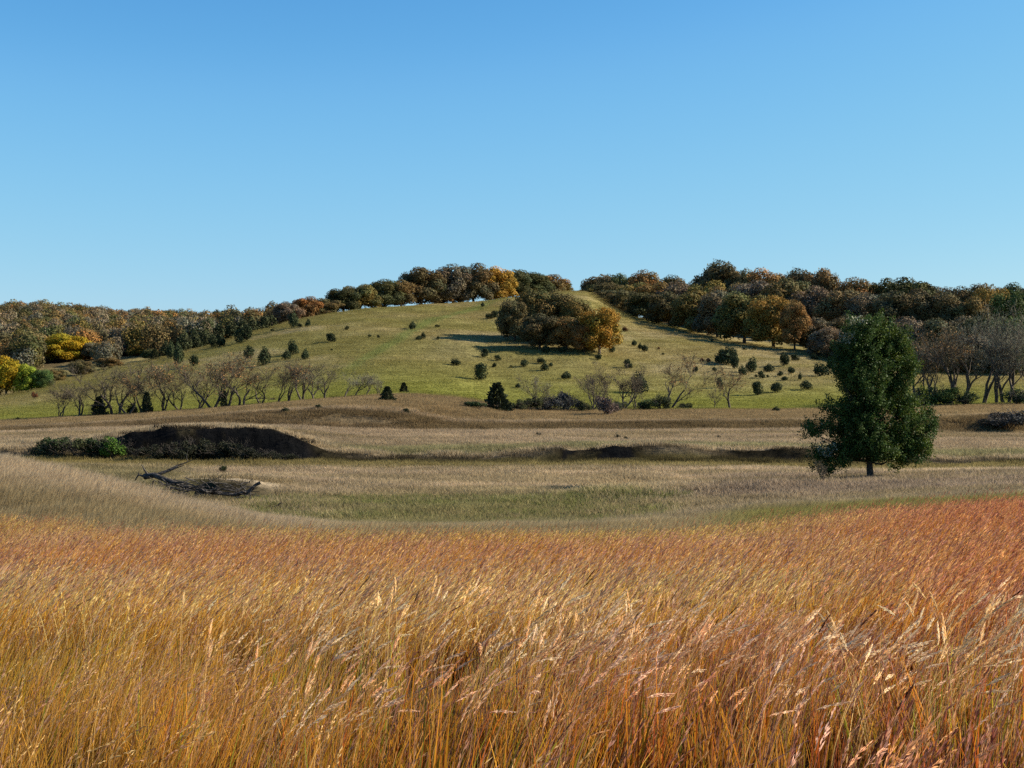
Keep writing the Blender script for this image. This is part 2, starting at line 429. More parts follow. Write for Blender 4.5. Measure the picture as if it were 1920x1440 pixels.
class Blades:
    def __init__(s): s.V = []; s.F = []; s.C = []; s.n = 0; s.M = []; s.mi = 0
    def curve(s, P, wdir, w, c0, c1):
        """ribbons: P (n,k,3) centre lines, wdir (n,3), w (n,k) half widths, colours (n,3)"""
        n, k, _ = P.shape
        L = P - wdir[:, None, :] * w[:, :, None]; R = P + wdir[:, None, :] * w[:, :, None]
        V = np.stack([L, R], 2).reshape(-1, 3)
        t = np.linspace(0, 1, k)[None, :, None]
        c = c0[:, None, :] * (1 - t) + c1[:, None, :] * t
        C = np.repeat(c[:, :, None, :], 2, 2).reshape(-1, 3)
        b = (np.arange(n)[:, None] * k + np.arange(k - 1)[None, :]) * 2 + s.n
        s.F.append(np.stack([b, b + 1, b + 3, b + 2], -1).reshape(-1, 4)); s.M.append(np.full(n * (k - 1), s.mi))
        s.V.append(V); s.C.append(C); s.n += len(V)
    def diamonds(s, P, d, side, ln, w, c):
        """small pointed leaves at P along d, (n,3) each"""
        n = len(P)
        V = np.stack([P, P + d * ln[:, None] * .5 + side * w[:, None], P + d * ln[:, None], P + d * ln[:, None] * .5 - side * w[:, None]], 1).reshape(-1, 3)
        b = np.arange(n)[:, None] * 4 + s.n
        s.F.append(b + np.arange(4)[None]); s.M.append(np.full(n, s.mi)); s.V.append(V); s.C.append(np.repeat(c, 4, 0)); s.n += len(V)
    def mesh(s, name, mats):
        return mesh_from(name, np.vstack(s.V), np.vstack(s.F), np.vstack(s.C), mats, matidx=np.concatenate(s.M) if len(mats) > 1 else None)

def unit(v): return v / np.maximum(np.linalg.norm(v, axis=-1, keepdims=True), 1e-9)

def bl_set(B, rng, n, R, h, w, tilt, lean, curl, c0, c1, k=6, cj=.25):
    """n blades rooted in a disc R; h,w ranges; lean = wind push along +X"""
    a = rng.uniform(0, 2 * np.pi, n); r = R * np.sqrt(rng.uniform(0, 1, n))
    root = np.stack([r * np.cos(a), r * np.sin(a), np.full(n, -.05)], 1)
    H = rng.uniform(*h, n); az = rng.uniform(0, 2 * np.pi, n); tl = rng.uniform(0, tilt, n)
    dx = np.cos(az) * tl + lean * rng.uniform(.5, 1.3, n); dy = np.sin(az) * tl
    cu = rng.uniform(0, curl, n); t = np.linspace(0, 1, k)[None, :]
    hx = dx[:, None] * t * .45 + (dx + cu * np.sign(dx) * .6)[:, None] * t ** 2.4 * .55
    hy = dy[:, None] * t * .45 + (dy * (1 + cu))[:, None] * t ** 2.4 * .55
    zz = t - (.32 * (np.abs(dx) + np.abs(dy)) + .30 * cu)[:, None] * t ** 2.6
    P = root[:, None, :] + H[:, None, None] * np.stack([hx, hy, zz], -1)
    wa = rng.uniform(0, np.pi, n)
    wd = np.stack([np.cos(wa), np.sin(wa), np.zeros(n)], 1)
    W = rng.uniform(*w, n)[:, None] * np.clip(1 - t ** 2.2, .12, 1) * .42
    j = (1 + rng.uniform(-cj, cj, (n, 1)))
    c0 = np.array(c0)[rng.integers(0, len(c0), n)] * j; c1 = np.array(c1)[rng.integers(0, len(c1), n)] * j
    B.curve(P, wd, W, c0, c1)
    return P

def plume(B, rng, P, part, n, ln, spread, cols, w=(.0015, .003)):
    """seed heads along the last `part` of each centre line"""
    m, k, _ = P.shape; B.mi = 1
    for i in range(m):
        t = (1 - part) + part * np.sort(rng.uniform(0, 1, n))
        f = t * (k - 1); a = np.minimum(f.astype(int), k - 2); fr = (f - a)[:, None]
        p = P[i, a] * (1 - fr) + P[i, a + 1] * fr
        tan = unit(P[i, a + 1] - P[i, a])
        rd = unit(rng.normal(size=(n, 3)))
        env = np.sin(np.clip((t - (1 - part)) / part, 0, 1) * np.pi * .85 + .35)[:, None]
        d = unit(tan + rd * spread * env + np.array([.12, 0, -.05]))
        sd_ = unit(np.cross(d, rng.normal(size=(n, 3))))
        c = np.array(cols)[rng.integers(0, len(cols))] * rng.uniform(.75, 1.2, (n, 1))
        B.diamonds(p + rd * spread * .012 * env, d, sd_, rng.uniform(*ln, n), rng.uniform(*w, n), c)
    B.mi = 0

OR0 = [(.16, .075, .015), (.13, .07, .015), (.18, .06, .015)]  # dead brown blade bases, darkened further to paint shade between stems
OR1 = [(.86, .44, .055), (.82, .37, .04), (.88, .52, .09), (.76, .40, .06)]
RUST = [(.66, .17, .02), (.56, .16, .03), (.76, .27, .035)]
YG0 = [(.10, .10, .012), (.17, .11, .012), (.06, .08, .014)]  # green leaf bases, with the shade low in the tufts painted in
YG1 = [(.66, .52, .035), (.84, .50, .035), (.36, .40, .045), (.88, .44, .03)]
PINK = [(.56, .31, .18), (.62, .38, .24), (.44, .21, .12)]
BUFF = [(.95, .70, .38), (.92, .64, .31), (.96, .78, .50)]
BROWN = [(.12, .06, .025), (.18, .09, .04)]
STRAW = [(.88, .60, .24), (.82, .54, .20)]

def near_tuft(seed, kind):
    rng = np.random.default_rng(seed); B = Blades()
    if kind == 'leafy':      # low yellow green and orange basal leaves
        bl_set(B, rng, 20, .24, (.35, .85), (.012, .022), .26, .08, .35, YG0 + OR0, YG1 + OR1[:2], 7)
        bl_set(B, rng, 8, .22, (.6, .95), (.008, .014), .2, .16, .4, OR0, RUST + OR1, 7)
        bl_set(B, rng, 4, .15, (.8, 1.1), (.005, .007), .12, .25, .3, PINK, PINK, 7)
    elif kind == 'rust':     # bunches of rusty stems
        bl_set(B, rng, 12, .22, (.35, .75), (.011, .018), .28, .1, .35, OR0, RUST + OR1 + YG1[:1], 6)
        bl_set(B, rng, 12, .2, (.6, 1.0), (.007, .013), .2, .2, .3, OR0 + RUST, RUST + OR1 + PINK, 7)
        P = bl_set(B, rng, 6, .16, (.8, 1.08), (.004, .006), .16, .28, .35, RUST, PINK, 8)
        plume(B, rng, P, .28, 18, (.03, .055), .18, PINK + STRAW, (.002, .004))
    elif kind == 'pink':     # purplish tan stems with short seed heads
        bl_set(B, rng, 11, .2, (.4, .8), (.010, .017), .28, .1, .35, YG0 + OR0, OR1 + YG1 + RUST, 6)
        bl_set(B, rng, 9, .2, (.75, 1.08), (.006, .010), .2, .22, .3, OR0, PINK + STRAW, 7)
        P = bl_set(B, rng, 7, .2, (.9, 1.16), (.004, .006), .16, .28, .4, PINK, PINK, 8)
        plume(B, rng, P, .22, 26, (.026, .046), .26, STRAW + BUFF, (.0018, .0038))
    elif kind == 'plume':    # tall buff plumes arching over
        bl_set(B, rng, 10, .18, (.45, .85), (.010, .017), .28, .1, .35, YG0 + OR0, OR1 + YG1, 6)
        bl_set(B, rng, 5, .16, (.75, 1.05), (.007, .011), .25, .22, .5, OR0, STRAW + PINK, 7)
        P = bl_set(B, rng, 4, .16, (1.05, 1.34), (.0045, .006), .14, .33, .6, STRAW, STRAW, 12)
        plume(B, rng, P, .16, 80, (.026, .045), .30, BUFF, (.002, .004))
    elif kind == 'spike':    # dark leaning seed spikes
        bl_set(B, rng, 10, .18, (.45, .8), (.010, .016), .28, .1, .35, YG0 + OR0, OR1, 6)
        P = bl_set(B, rng, 2, .16, (1.05, 1.28), (.0045, .006), .12, .38, .25, STRAW, BROWN, 12)
        plume(B, rng, P, .13, 60, (.018, .034), .18, BROWN + [(.34, .19, .09)], (.003, .006))
    elif kind == 'tan':      # left hand field: soft tan orange, combed by wind
        bl_set(B, rng, 16, .26, (.4, .8), (.008, .014), .26, .2, .35, OR0, OR1, 7)
        bl_set(B, rng, 16, .26, (.65, 1.0), (.005, .009), .2, .30, .35, OR0 + [(.5, .26, .07)], OR1 + OR1 + PINK + STRAW, 8)
        P = bl_set(B, rng, 4, .2, (.8, 1.05), (.004, .006), .16, .36, .4, OR1, STRAW, 8)
        plume(B, rng, P, .22, 16, (.025, .045), .2, STRAW + PINK, (.002, .004))
    return B.mesh('grass_tuft', [M_grass, M_seed])
kinds = ['leafy', 'rust', 'pink', 'plume', 'spike', 'tan']
NV = 4
near_protos = [near_tuft(100 + 10 * a + b, k) for a, k in enumerate(kinds) for b in range(NV)]

def far_patch(seed, R, n, h, w, c0, c1, lean=.3, tilt=.35, k=4, heads=0, mat=None):
    rng = np.random.default_rng(seed); B = Blades()
    P = bl_set(B, rng, n, R, h, w, tilt, lean, .4, c0, c1, k)
    if heads:
        P = bl_set(B, rng, heads, R, (h[1] * .9, h[1] * 1.2), (w[0] * .6, w[0]), .15, lean * 1.2, .4, c0, c1, 6)
        plume(B, rng, P, .3, 10, (.04, .08), .2, STRAW + PINK, (.003, .006))
    return B.mesh('grass_patch', [mat or M_grass, M_seed])

def field_points(rng, n, y0, y1, u0=-120, u1=2040, m=9.0, back=0.0):
    """even cover of the field: n points over the wedge the photo shows, the same density in a margin of m metres round it"""
    dens = n / ((u1 - u0) / F * (y1 * y1 - y0 * y0) / 2)
    xa = (u0 - 960) / F * y1 - m; xb = (u1 - 960) / F * y1 + m
    k = int(dens * (xb - xa) * (y1 - y0 + back)); x = rng.uniform(xa, xb, k); y = rng.uniform(y0 - back, y1, k)
    yc = np.maximum(y, 0)
    ok = (x > (u0 - 960) / F * yc - m) & (x < (u1 - 960) / F * yc + m) & (np.hypot(x, y) > 1.15)
    x = x[ok]; y = y[ok]
    return x, y, 960 + F * x / np.maximum(y, 1.0)

rng = np.random.default_rng(7)
# --- near prairie, 1.3 to 15 m
N = 1950
x, y, u = field_points(rng, N, 1.2, 15.5, -120, 2040, 9.0, 6.0); N = len(x)
kp = rng.uniform(0, 1, N) < .22 + .75 * sstep(.35, .6, fbm(x * .8, y * .8, 75)) - .18 * (1 - sstep(5, 9, y))
x = x[kp]; y = y[kp]; u = u[kp]; N = len(x)
n1 = fbm(x * .5, y * .5, 80); n2 = fbm(x * .9, y * .9, 90)
v = HZ - (height(x, y) + 1.0 - EYE) / y * F
W = np.zeros((N, 6))
right = sstep(350, 900, u + (n1 - .5) * 500); far_r = sstep(1250, 1750, u)
W[:, 0] = .5 + .5 * sstep(.45, .65, n2) + 2.6 * (1 - sstep(4.0, 6.0, y)) + .5 * (1 - sstep(6, 9, y)) * right
W[:, 1] = .4 * right + 1.1 * far_r + 3.0 * sstep(.56, .64, fbm(x * .45 + 9, y * .45, 401)) * right
W[:, 2] = 1.1 * right * (.3 + n1) * sstep(4.5, 6, y)
W[:, 3] = 1.5 * sstep(.44, .60, n1) * sstep(200, 650, u) * (y > 5.4) * (1 + .8 * far_r)
W[:, 4] = .12 * right * (y > 4.8)
W[:, 5] = 2.2 * (1 - right) + .3 * (1 - far_r)
W[:, 1:] *= (.30 + .70 * sstep(3.6, 5.6, y))[:, None]
cum = np.cumsum(W, 1); kidx = (rng.uniform(0, 1, N)[:, None] * cum[:, -1:] > cum).sum(1)
idx = kidx * NV + rng.integers(0, NV, N)
pts = np.column_stack([x, y, height(x, y)])
rot = np.column_stack([rng.normal(0, .09, N), rng.normal(0, .09, N), rng.normal(0, .7, N)])
s = rng.uniform(.74, 1.12, N) * (1 - .10 * (1 - right)); scl = np.column_stack([s, s, s * rng.uniform(.92, 1.06, N)])
tint = np.ones((N, 3)) * rng.uniform(.8, 1.15, (N, 1))
tint *= 1 + (fbm(x * .25, y * .25, 95)[:, None] - .53) * np.array([.2, .8, .7]) + (sstep(800, 1500, u) * (kidx != 3))[:, None] * np.array([-.10, -.24, -.18]) + (kidx == 0)[:, None] * (1 - sstep(4, 7, y))[:, None] * np.array([.02, .22, 0])
scatter('prairie_grass', pts, idx, rot, scl, tint, near_protos, 'tall rust and gold prairie grass with buff plumes blown to the right', 'grass')

# --- mid prairie, 14 to 36 m
mid_protos = [far_patch(300 + i, .40, 48, (.55, .98), (.011, .020), [(.40, .18, .03), (.44, .20, .03)], OR1 * 3 + RUST * (i % 2) + [(.84, .50, .12)], .22, .22, 5, 5) for i in range(5)]
mid_protos += [far_patch(310 + i, .40, 48, (.55, 1.05), (.009, .015), [(.40, .23, .08)], STRAW + PINK + [(.66, .48, .24)], .22, .22, 5, 8) for i in range(3)]
N = 12000
x, y, u = field_points(rng, N, 13.5, 40); N = len(x)
kp = y < 29 + 14 * fbm(x * .22, y * .22, 66); x = x[kp]; y = y[kp]; u = u[kp]; N = len(x)
n1 = fbm(x * .13, y * .13, 110); n2 = fbm(x * .5, y * .5, 120)
edge = sstep(26, 35, y + (n2 - .5) * 6)
pale = rng.uniform(0, 1, N) < np.clip(.12 + .75 * edge + .25 * sstep(.5, .7, n1), 0, .92)
idx = np.where(pale, 5 + rng.integers(0, 3, N), rng.integers(0, 5, N))
pts = np.column_stack([x, y, height(x, y)])
rot = np.column_stack([rng.normal(0, .05, N), rng.normal(0, .05, N), rng.normal(0, .45, N)])
s = rng.uniform(.8, 1.15, N); scl = np.column_stack([s * 1.15, s * 1.15, s])
fr = sstep(1350, 1850, u)
tint = np.ones((N, 3)) * rng.uniform(.85, 1.15, (N, 1)) * (1 + (n1[:, None] - .44) * np.array([.15, .5, .5]))
tint *= 1 + fr[:, None] * np.array([-.06, -.30, -.32])
yel = sstep(0, 1, (1 - fr)) * sstep(.5, .65, fbm(x * .08, y * .16, 131))
tint *= 1 + yel[:, None] * np.array([.0, .12, -.15])
scatter('prairie_grass_slope', pts, idx, rot, scl, tint, mid_protos, 'hazy orange prairie grass covering the slope behind the near plumes', 'grass')

# --- knoll and valley grass, 33 to 190 m
tan_protos = [far_patch(400 + i, .5, 60, (.35, .7), (.014, .026), [(.7, .68, .6)], [(1, 1, 1), (.85, .84, .82), (1.12, 1.08, 1.0)], .30, .35, 4) for i in range(4)]
N = 26000
x, y, u = field_points(rng, N, 34, 66); N = len(x)
n2 = fbm(x * .4, y * .4, 140)
pts = np.column_stack([x, y, height(x, y)])
rot = np.column_stack([np.zeros(N), np.zeros(N), rng.normal(0, .5, N)])
s = rng.uniform(.7, 1.15, N) * (.75 + .5 * n2) * (1 - .35 * sstep(56, 64, y)); scl = np.column_stack([s * 1.1, s * 1.1, s])
tint = zone_color(x, y) * 1.35 * rng.uniform(.8, 1.2, (N, 1))
scatter('knoll_grass', pts, rng.integers(0, 4, N), rot, scl, tint, tan_protos, 'grey tan dry grass on the knoll at the left and in the dip', 'grass')

low_protos = [far_patch(420 + i, .9, 90, (.14, .42), (.02, .04), [(.75, .72, .66)], [(1, 1, 1), (.85, .84, .82), (1.1, 1.06, 1.0)], .25, .45, 3) for i in range(4)]
N = 52000
x, y, u = field_points(rng, N, 62, 196); N = len(x)
n2 = fbm(x * .3, y * .3, 150)
keep = ~((y > 108.4) & (y < 111.6) & (rng.uniform(0, 1, N) < .75))
slope = np.abs(height(x, y + .5) - height(x, y - .5))
keep &= ~((slope > .34) & (y > 70) & (rng.uniform(0, 1, N) < .92)) & ~((np.abs(x + 17.5) < 3.8) & (y > 78.0) & (y < 86.5) & (rng.uniform(0, 1, N) < .93))
pts = np.column_stack([x, y, height(x, y)])
rot = np.column_stack([np.zeros(N), np.zeros(N), rng.uniform(0, 6.28, N)])
s = rng.uniform(.7, 1.2, N) * (.65 + .7 * n2); scl = np.column_stack([s * 1.3, s * 1.3, s])
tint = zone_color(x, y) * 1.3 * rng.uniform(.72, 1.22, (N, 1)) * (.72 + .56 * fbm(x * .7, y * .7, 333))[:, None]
gp = (rng.uniform(0, 1, N) < .45) & (y > 63) & (y < 80) & (u > 430) & (u < 1290) & (fbm(x * .25, y * .45, 340) > .46)
tint[gp] = np.array([.21, .22, .075]) * rng.uniform(.7, 1.3, (gp.sum(), 1))
wz = (rng.uniform(0, 1, N) < .05); tint[wz] *= .38
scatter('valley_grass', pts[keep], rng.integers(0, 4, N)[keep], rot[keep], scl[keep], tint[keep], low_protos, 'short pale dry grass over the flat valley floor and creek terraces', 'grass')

hill_protos = [far_patch(440 + i, 1.6, 80, (.10, .26), (.04, .08), [(.8, .78, .7)], [(1, 1, 1), (.85, .86, .8), (1.12, 1.1, 1.0)], .15, .5, 3) for i in range(3)]
N = 42000
x, y, u = field_points(rng, N, 190, 400); N = len(x)
keep = (y < np.interp(u, US, CREST_Y) + 8)
n2 = fbm(x * .12, y * .12, 170)
pts = np.column_stack([x, y, height(x, y)])
rot = np.column_stack([np.zeros(N), np.zeros(N), rng.uniform(0, 6.28, N)])
s = rng.uniform(.6, 1.1, N) * (.6 + .8 * n2); scl = np.column_stack([s * 1.5, s * 1.5, s * .6])
tint = zone_color(x, y) * 1.22 * rng.uniform(.93, 1.07, (N, 1))
scatter('hill_grass', pts[keep], rng.integers(0, 3, N)[keep], rot[keep], scl[keep], tint[keep], hill_protos, 'short olive green pasture grass over the round hill', 'grass')

# ------------------------------------------------------------------ woody growth
class Wood:
    def __init__(s): s.V = []; s.F = []; s.n = 0
    def tube(s, pts, rad, k=5):
        pts = np.array(pts, float); m = len(pts)
        d = np.gradient(pts, axis=0); d = unit(d)
        ref = np.array([0, 0, 1.0]) if abs(d[0][2]) < .9 else np.array([1.0, 0, 0])
        a = unit(np.cross(d, ref)); b = np.cross(d, a)
        an = np.arange(k) * 2 * np.pi / k
        ring = pts[:, None, :] + (a[:, None, :] * np.cos(an)[None, :, None] + b[:, None, :] * np.sin(an)[None, :, None]) * np.array(rad, float)[:, None, None]
        s.V.append(ring.reshape(-1, 3))
        i = np.arange(m - 1)[:, None]; j = np.arange(k)[None, :]
        s.F.append((np.stack([i * k + j, i * k + (j + 1) % k, (i + 1) * k + (j + 1) % k, (i + 1) * k + j], -1) + s.n).reshape(-1, 4))
        s.n += m * k
    def mesh(s, name, mats):
        return mesh_from(name, np.vstack(s.V), np.vstack(s.F), None, mats, smooth=True)

def grow(Wd, rnd, p, d, L, r, depth, up=.25, spread=.7, tips=None, minr=.012, segs=4, kids=(2, 4), gnarl=.28):
    pts = [np.array(p)]; rad = [r]; d = np.array(d, float)
    for i in range(segs):
        d = d + np.array([rnd.gauss(0, gnarl), rnd.gauss(0, gnarl), rnd.gauss(0, gnarl * .6) + up * .35])
        d /= np.linalg.norm(d)
        pts.append(pts[-1] + d * L / segs); rad.append(max(r * (1 - .45 * (i + 1) / segs), minr))
    Wd.tube(pts, rad, 6 if r > .1 else 4 if r > .04 else 3)
    if depth == 0:
        if tips is not None: tips.append(pts[-1]); tips.append(pts[-2])
        return
    for c in range(rnd.randint(*kids)):
        k = rnd.randint(max(1, segs - 3), segs)
        a = np.array([rnd.gauss(0, 1), rnd.gauss(0, 1), rnd.gauss(0, .6)]); a -= a.dot(d) * d; a /= np.linalg.norm(a) + 1e-6
        nd = d + a * rnd.uniform(.5, 1.2) * spread * 1.3; nd /= np.linalg.norm(nd)
        grow(Wd, rnd, pts[k], nd, L * rnd.uniform(.55, .85), max(rad[k] * rnd.uniform(.5, .75), minr), depth - 1, up, spread, tips, minr, max(3, segs - 1), kids, gnarl)

def leaf_cloud(rng, cen, rad, n, size, colv=(.75, 1.25), shell=.55, flat=.5, hue=.04, lv=.15):
    """leaves round ellipsoids; returns Blades"""
    B = Blades()
    cen = np.array(cen, float); rad = np.array(rad, float)
    wgt = (rad[:, 0] * rad[:, 2]); wgt = wgt / wgt.sum()
    li = rng.choice(len(cen), n, p=wgt)
    d = unit(rng.normal(size=(n, 3)))
    q = rng.uniform(0, 1, n) ** .5
    q = shell + (1.0 - shell) * q
    # lumpy surface: small bumps on every lobe
    bump = fbm(d[:, 0] * 3.1 + li * 7.3 + 50, d[:, 1] * 3.1 + d[:, 2] * 2.3 + 50, 5, 3)
    q = q * (.66 + .68 * bump)
    P = cen[li] + d * rad[li] * q[:, None]
    nrm = unit(d * flat + rng.normal(size=(n, 3)) * .6)
    ax = unit(np.cross(nrm, rng.normal(size=(n, 3)))); sd_ = np.cross(nrm, ax)
    lobe_c = rng.uniform(1 - lv, 1 + lv, len(cen))[li] * (colv[0] + (colv[1] - colv[0]) * rng.uniform(0, 1, n))
    c = np.ones((n, 3)) * lobe_c[:, None] * (1 + rng.normal(0, hue, (n, 3))) * (1 + (rng.normal(0, 1, len(cen))[li])[:, None] * np.array([.10, -.02, -.10]) * (lv > .2))
    sz = rng.uniform(*size, n)
    B.diamonds(P - ax * sz[:, None] * .5, ax, sd_, sz, sz * .38, np.clip(c, .02, 3))
    return B

def oak(seed, w=9.5, h=10.5, n=15000):
    rng = np.random.default_rng(seed); rnd = random.Random(seed)
    cen = []; rad = []
    nl = rng.integers(26, 34)
    for i in range(nl):
        a = i * 2.4 + rng.uniform(-.5, .5); z = .16 + .66 * (i + .5) / nl
        rr = w * .5 * (.45 + .55 * math.sin(math.pi * min(1, (z + .10) * .92))) * rng.uniform(.55, .80)
        rr *= rng.uniform(.85, 1.2); cen.append((rr * math.cos(a), rr * math.sin(a), z * h)); s = rng.uniform(.09, .20) * w
        rad.append((s, s, s * rng.uniform(.75, 1.0)))
    cen.append((rng.normal(0, .6), rng.normal(0, .6), .80 * h)); rad.append((w * .22, w * .22, h * .18))
    cen.append((0, 0, .48 * h)); rad.append((w * .33, w * .33, h * .34))
    B = leaf_cloud(rng, cen, rad, n, (.20, .40), (.8, 1.2), .78, 1.3, .04, .28)
    core = leaf_cloud(rng, cen, np.array(rad) * .66, 1300, (.7, 1.0), (.7, 1.0), .6, 1.3)
    for V_, F_, C_ in zip(core.V, core.F, core.C):
        B.F.append(F_ + B.n); B.V.append(V_); B.C.append(C_); B.n += len(V_)
    crown = B.mesh('oak_crown', [M_leaf])
    Wd = Wood(); tips = []
    Wd.tube([(0, 0, -.5), (.05, 0, .8), (.1, .05, h * .25)], [.36, .28, .24], 7)
    for i in range(5):
        a = i * 1.26 + rnd.random(); grow(Wd, rnd, (.1, .05, h * .16), (math.cos(a) * .7, math.sin(a) * .7, .8), h * .30, .15, 2, .2, .6)
    return Wd.mesh('oak_trunk', [M_bark]), crown
oaks = [oak(500 + i) for i in range(8)]

def sparse_tree(seed, h=8.0, leaves=900):
    """nearly bare crown: twigs with some leaf left"""
    rng = np.random.default_rng(seed); rnd = random.Random(seed)
    Wd = Wood(); tips = []
    ns = rnd.choice([1, 2, 2, 3])
    for i in range(ns):
        lx = rnd.uniform(-.6, .6); ly = rnd.uniform(-.4, .4)
        grow(Wd, rnd, (lx * .3, ly * .3, -.3), (lx, ly, 1.2), h * .42, .20 / ns ** .3, 5, .30, .55, tips, .018, 5, (2, 3), .2)
    tips = np.array(tips); V = np.vstack(Wd.V); sc = h / max(V[:, 2].max(), 1)
    for i in range(len(Wd.V)): Wd.V[i] = Wd.V[i] * sc
    tips = tips * sc
    trunk = Wd.mesh('bare_trunk', [M_grey])
    B = Blades()
    k = int(leaves * 2.4)
    P = tips[rng.integers(0, len(tips), k)] + rng.normal(0, .28, (k, 3))
    d = unit(rng.normal(size=(k, 3)) + np.array([0, 0, .6])); sdv = unit(np.cross(d, rng.normal(size=(k, 3))))
    # fine twigs
    B.diamonds(P, d, sdv, rng.uniform(.25, .6, k), rng.uniform(.005, .011, k), np.ones((k, 3)) * np.array([.42, .43, .34]) * rng.uniform(.7, 1.2, (k, 1)))
    twigs = B.mesh('bare_twigs', [M_leaf])
    B2 = Blades(); m = leaves // 2
    P = tips[rng.integers(0, len(tips), m)] + rng.normal(0, .25, (m, 3))
    d = unit(rng.normal(size=(m, 3))); sdv = unit(np.cross(d, rng.normal(size=(m, 3)))); sz = rng.uniform(.12, .26, m)
    B2.diamonds(P, d, sdv, sz, sz * .4, np.ones((m, 3)) * rng.uniform(.7, 1.3, (m, 1)))
    return trunk, twigs, B2.mesh('sparse_leaves', [M_leaf])
bares = [sparse_tree(620 + i) for i in range(11)]

def cedar(seed, style):
    rng = np.random.default_rng(seed); B = Blades(); n = 1500
    if style == 'round':
        cen = []; rad = []
        for i in range(9):
            a = rng.uniform(0, 6.28); z = rng.uniform(.25, .72); r = .26 * (1 - z * .45)
            cen.append((r * math.cos(a), r * math.sin(a), z)); s = rng.uniform(.12, .25); rad.append((s, s, s * rng.uniform(.8, 1.6)))
        cen.append((0, 0, .42)); rad.append((.33, .33, .40)); cen.append((rng.uniform(-.06, .06), 0, .80)); rad.append((.13, .13, .2))
        return leaf_cloud(rng, cen, rad, n, (.05, .11), (.5, 1.4), .6, .7).mesh('cedar_crown', [M_needle])
    # upright cone with ragged tips
    z = rng.uniform(0, 1, n) ** 1.25; a = rng.uniform(0, 6.28, n)
    R = .34 * (1 - z) ** .8 * (.35 + 1.2 * vnoise(a * 2.6 + 40, z * 13 + 9, seed)) + .03
    q = np.sqrt(rng.uniform(.25, 1, n))
    P = np.stack([np.cos(a) * R * q, np.sin(a) * R * q, z * .93 + .02], 1)
    d = unit(np.stack([np.cos(a), np.sin(a), np.full(n, .9)], 1) + rng.normal(0, .35, (n, 3))); sdv = unit(np.cross(d, rng.normal(size=(n, 3))))
    sz = rng.uniform(.06, .13, n)
    B.diamonds(P, d, sdv, sz, sz * .33, np.ones((n, 3)) * rng.uniform(.55, 1.35, (n, 1)))
    return B.mesh('cedar_crown', [M_needle])
ced_round = [cedar(700 + i, 'round') for i in range(5)]
ced_cone = [cedar(720 + i, 'cone') for i in range(4)]
wd = Wood(); wd.tube([(0, 0, -.08), (0, 0, .25), (.01, 0, .6)], [.035, .028, .012], 5); ced_stem = wd.mesh('cedar_stem', [M_bark])

def bush(seed):
    rng = np.random.default_rng(seed); rnd = random.Random(seed)
    cen = []; rad = []
    for i in range(10):
        a = rng.uniform(0, 6.28); r = rng.uniform(.1, .36); z = rng.uniform(.25, .68)
        cen.append((r * math.cos(a), r * math.sin(a), z)); s = rng.uniform(.15, .24); rad.append((s, s, s))
    crown = leaf_cloud(rng, cen, rad, 2600, (.035, .075), (.6, 1.3), .3).mesh('bush_crown', [M_leaf])
    Wd = Wood()
    for i in range(9):
        a = rnd.uniform(0, 6.28); grow(Wd, rnd, (0.05 * math.cos(a), .05 * math.sin(a), -.05), (math.cos(a) * .6, math.sin(a) * .6, 1), .5, .014, 3, .2, .6, None, .003, 3, (2, 3), .2)
    return Wd.mesh('bush_stems', [M_grey]), crown
bushes = [bush(740 + i) for i in range(4)]

ORD = ['first', 'second', 'third', 'fourth', 'fifth', 'sixth', 'seventh', 'eighth', 'ninth', 'tenth', 'eleventh', 'twelfth', 'thirteenth', 'fourteenth', 'fifteenth', 'sixteenth', 'seventeenth', 'eighteenth', 'nineteenth', 'twentieth',
       'twenty-first', 'twenty-second', 'twenty-third', 'twenty-fourth', 'twenty-fifth', 'twenty-sixth', 'twenty-seventh', 'twenty-eighth', 'twenty-ninth', 'thirtieth']
RN = random.Random(11)
def root(name, loc, rz, scl, label, cat, group):
    o = bpy.data.objects.new(name, None); o.empty_display_size = .3; COL.objects.link(o)
    o.location = loc; o.rotation_euler = (0, 0, rz); o.scale = scl
    return tag(o, label, cat, group)
def kid(name, me, par, color=None):
    o = bpy.data.objects.new(name, me); COL.objects.link(o); o.parent = par
    if color: o.color = (*color, 1)
    return o

# crown colours (leaf albedo)
PAL = {'dark': ('dark green', (.098, .098, .034)), 'olive': ('olive brown', (.200, .160, .046)), 'brown': ('brown', (.225, .155, .056)),
       'rust': ('rusty orange', (.30, .165, .052)), 'gold': ('golden orange', (.44, .25, .035)), 'grey': ('grey brown', (.215, .172, .102)), 'amber': ('amber brown', (.32, .21, .045)),
       'yellow': ('yellow', (.40, .28, .018)), 'lime': ('yellow green', (.24, .29, .03)), 'green': ('green', (.10, .14, .035)), 'umber': ('dark umber', (.145, .114, .048))}

def tree_at(kind, u, Y, vtop, wpx, col, label, cat, group, zb=None):
    X = (u - 960) / F * Y; z = h1(X, Y) if zb is None else zb
    H = max(EYE + (HZ - vtop) / F * Y - z, 1.5); Wm = wpx / F * Y
    r = root(kind, (X, Y, z - .1), RN.uniform(0, 6.28), (Wm / 9.2, Wm / 9.2, H / 10.6), label, cat, group)
    t, c = RN.choice(oaks)
    kid('trunk', t, r)
    jit = RN.uniform(.88, 1.12)
    kid('crown', c, r, tuple(q * jit * RN.uniform(.94, 1.06) for q in PAL[col][1]))
    return r

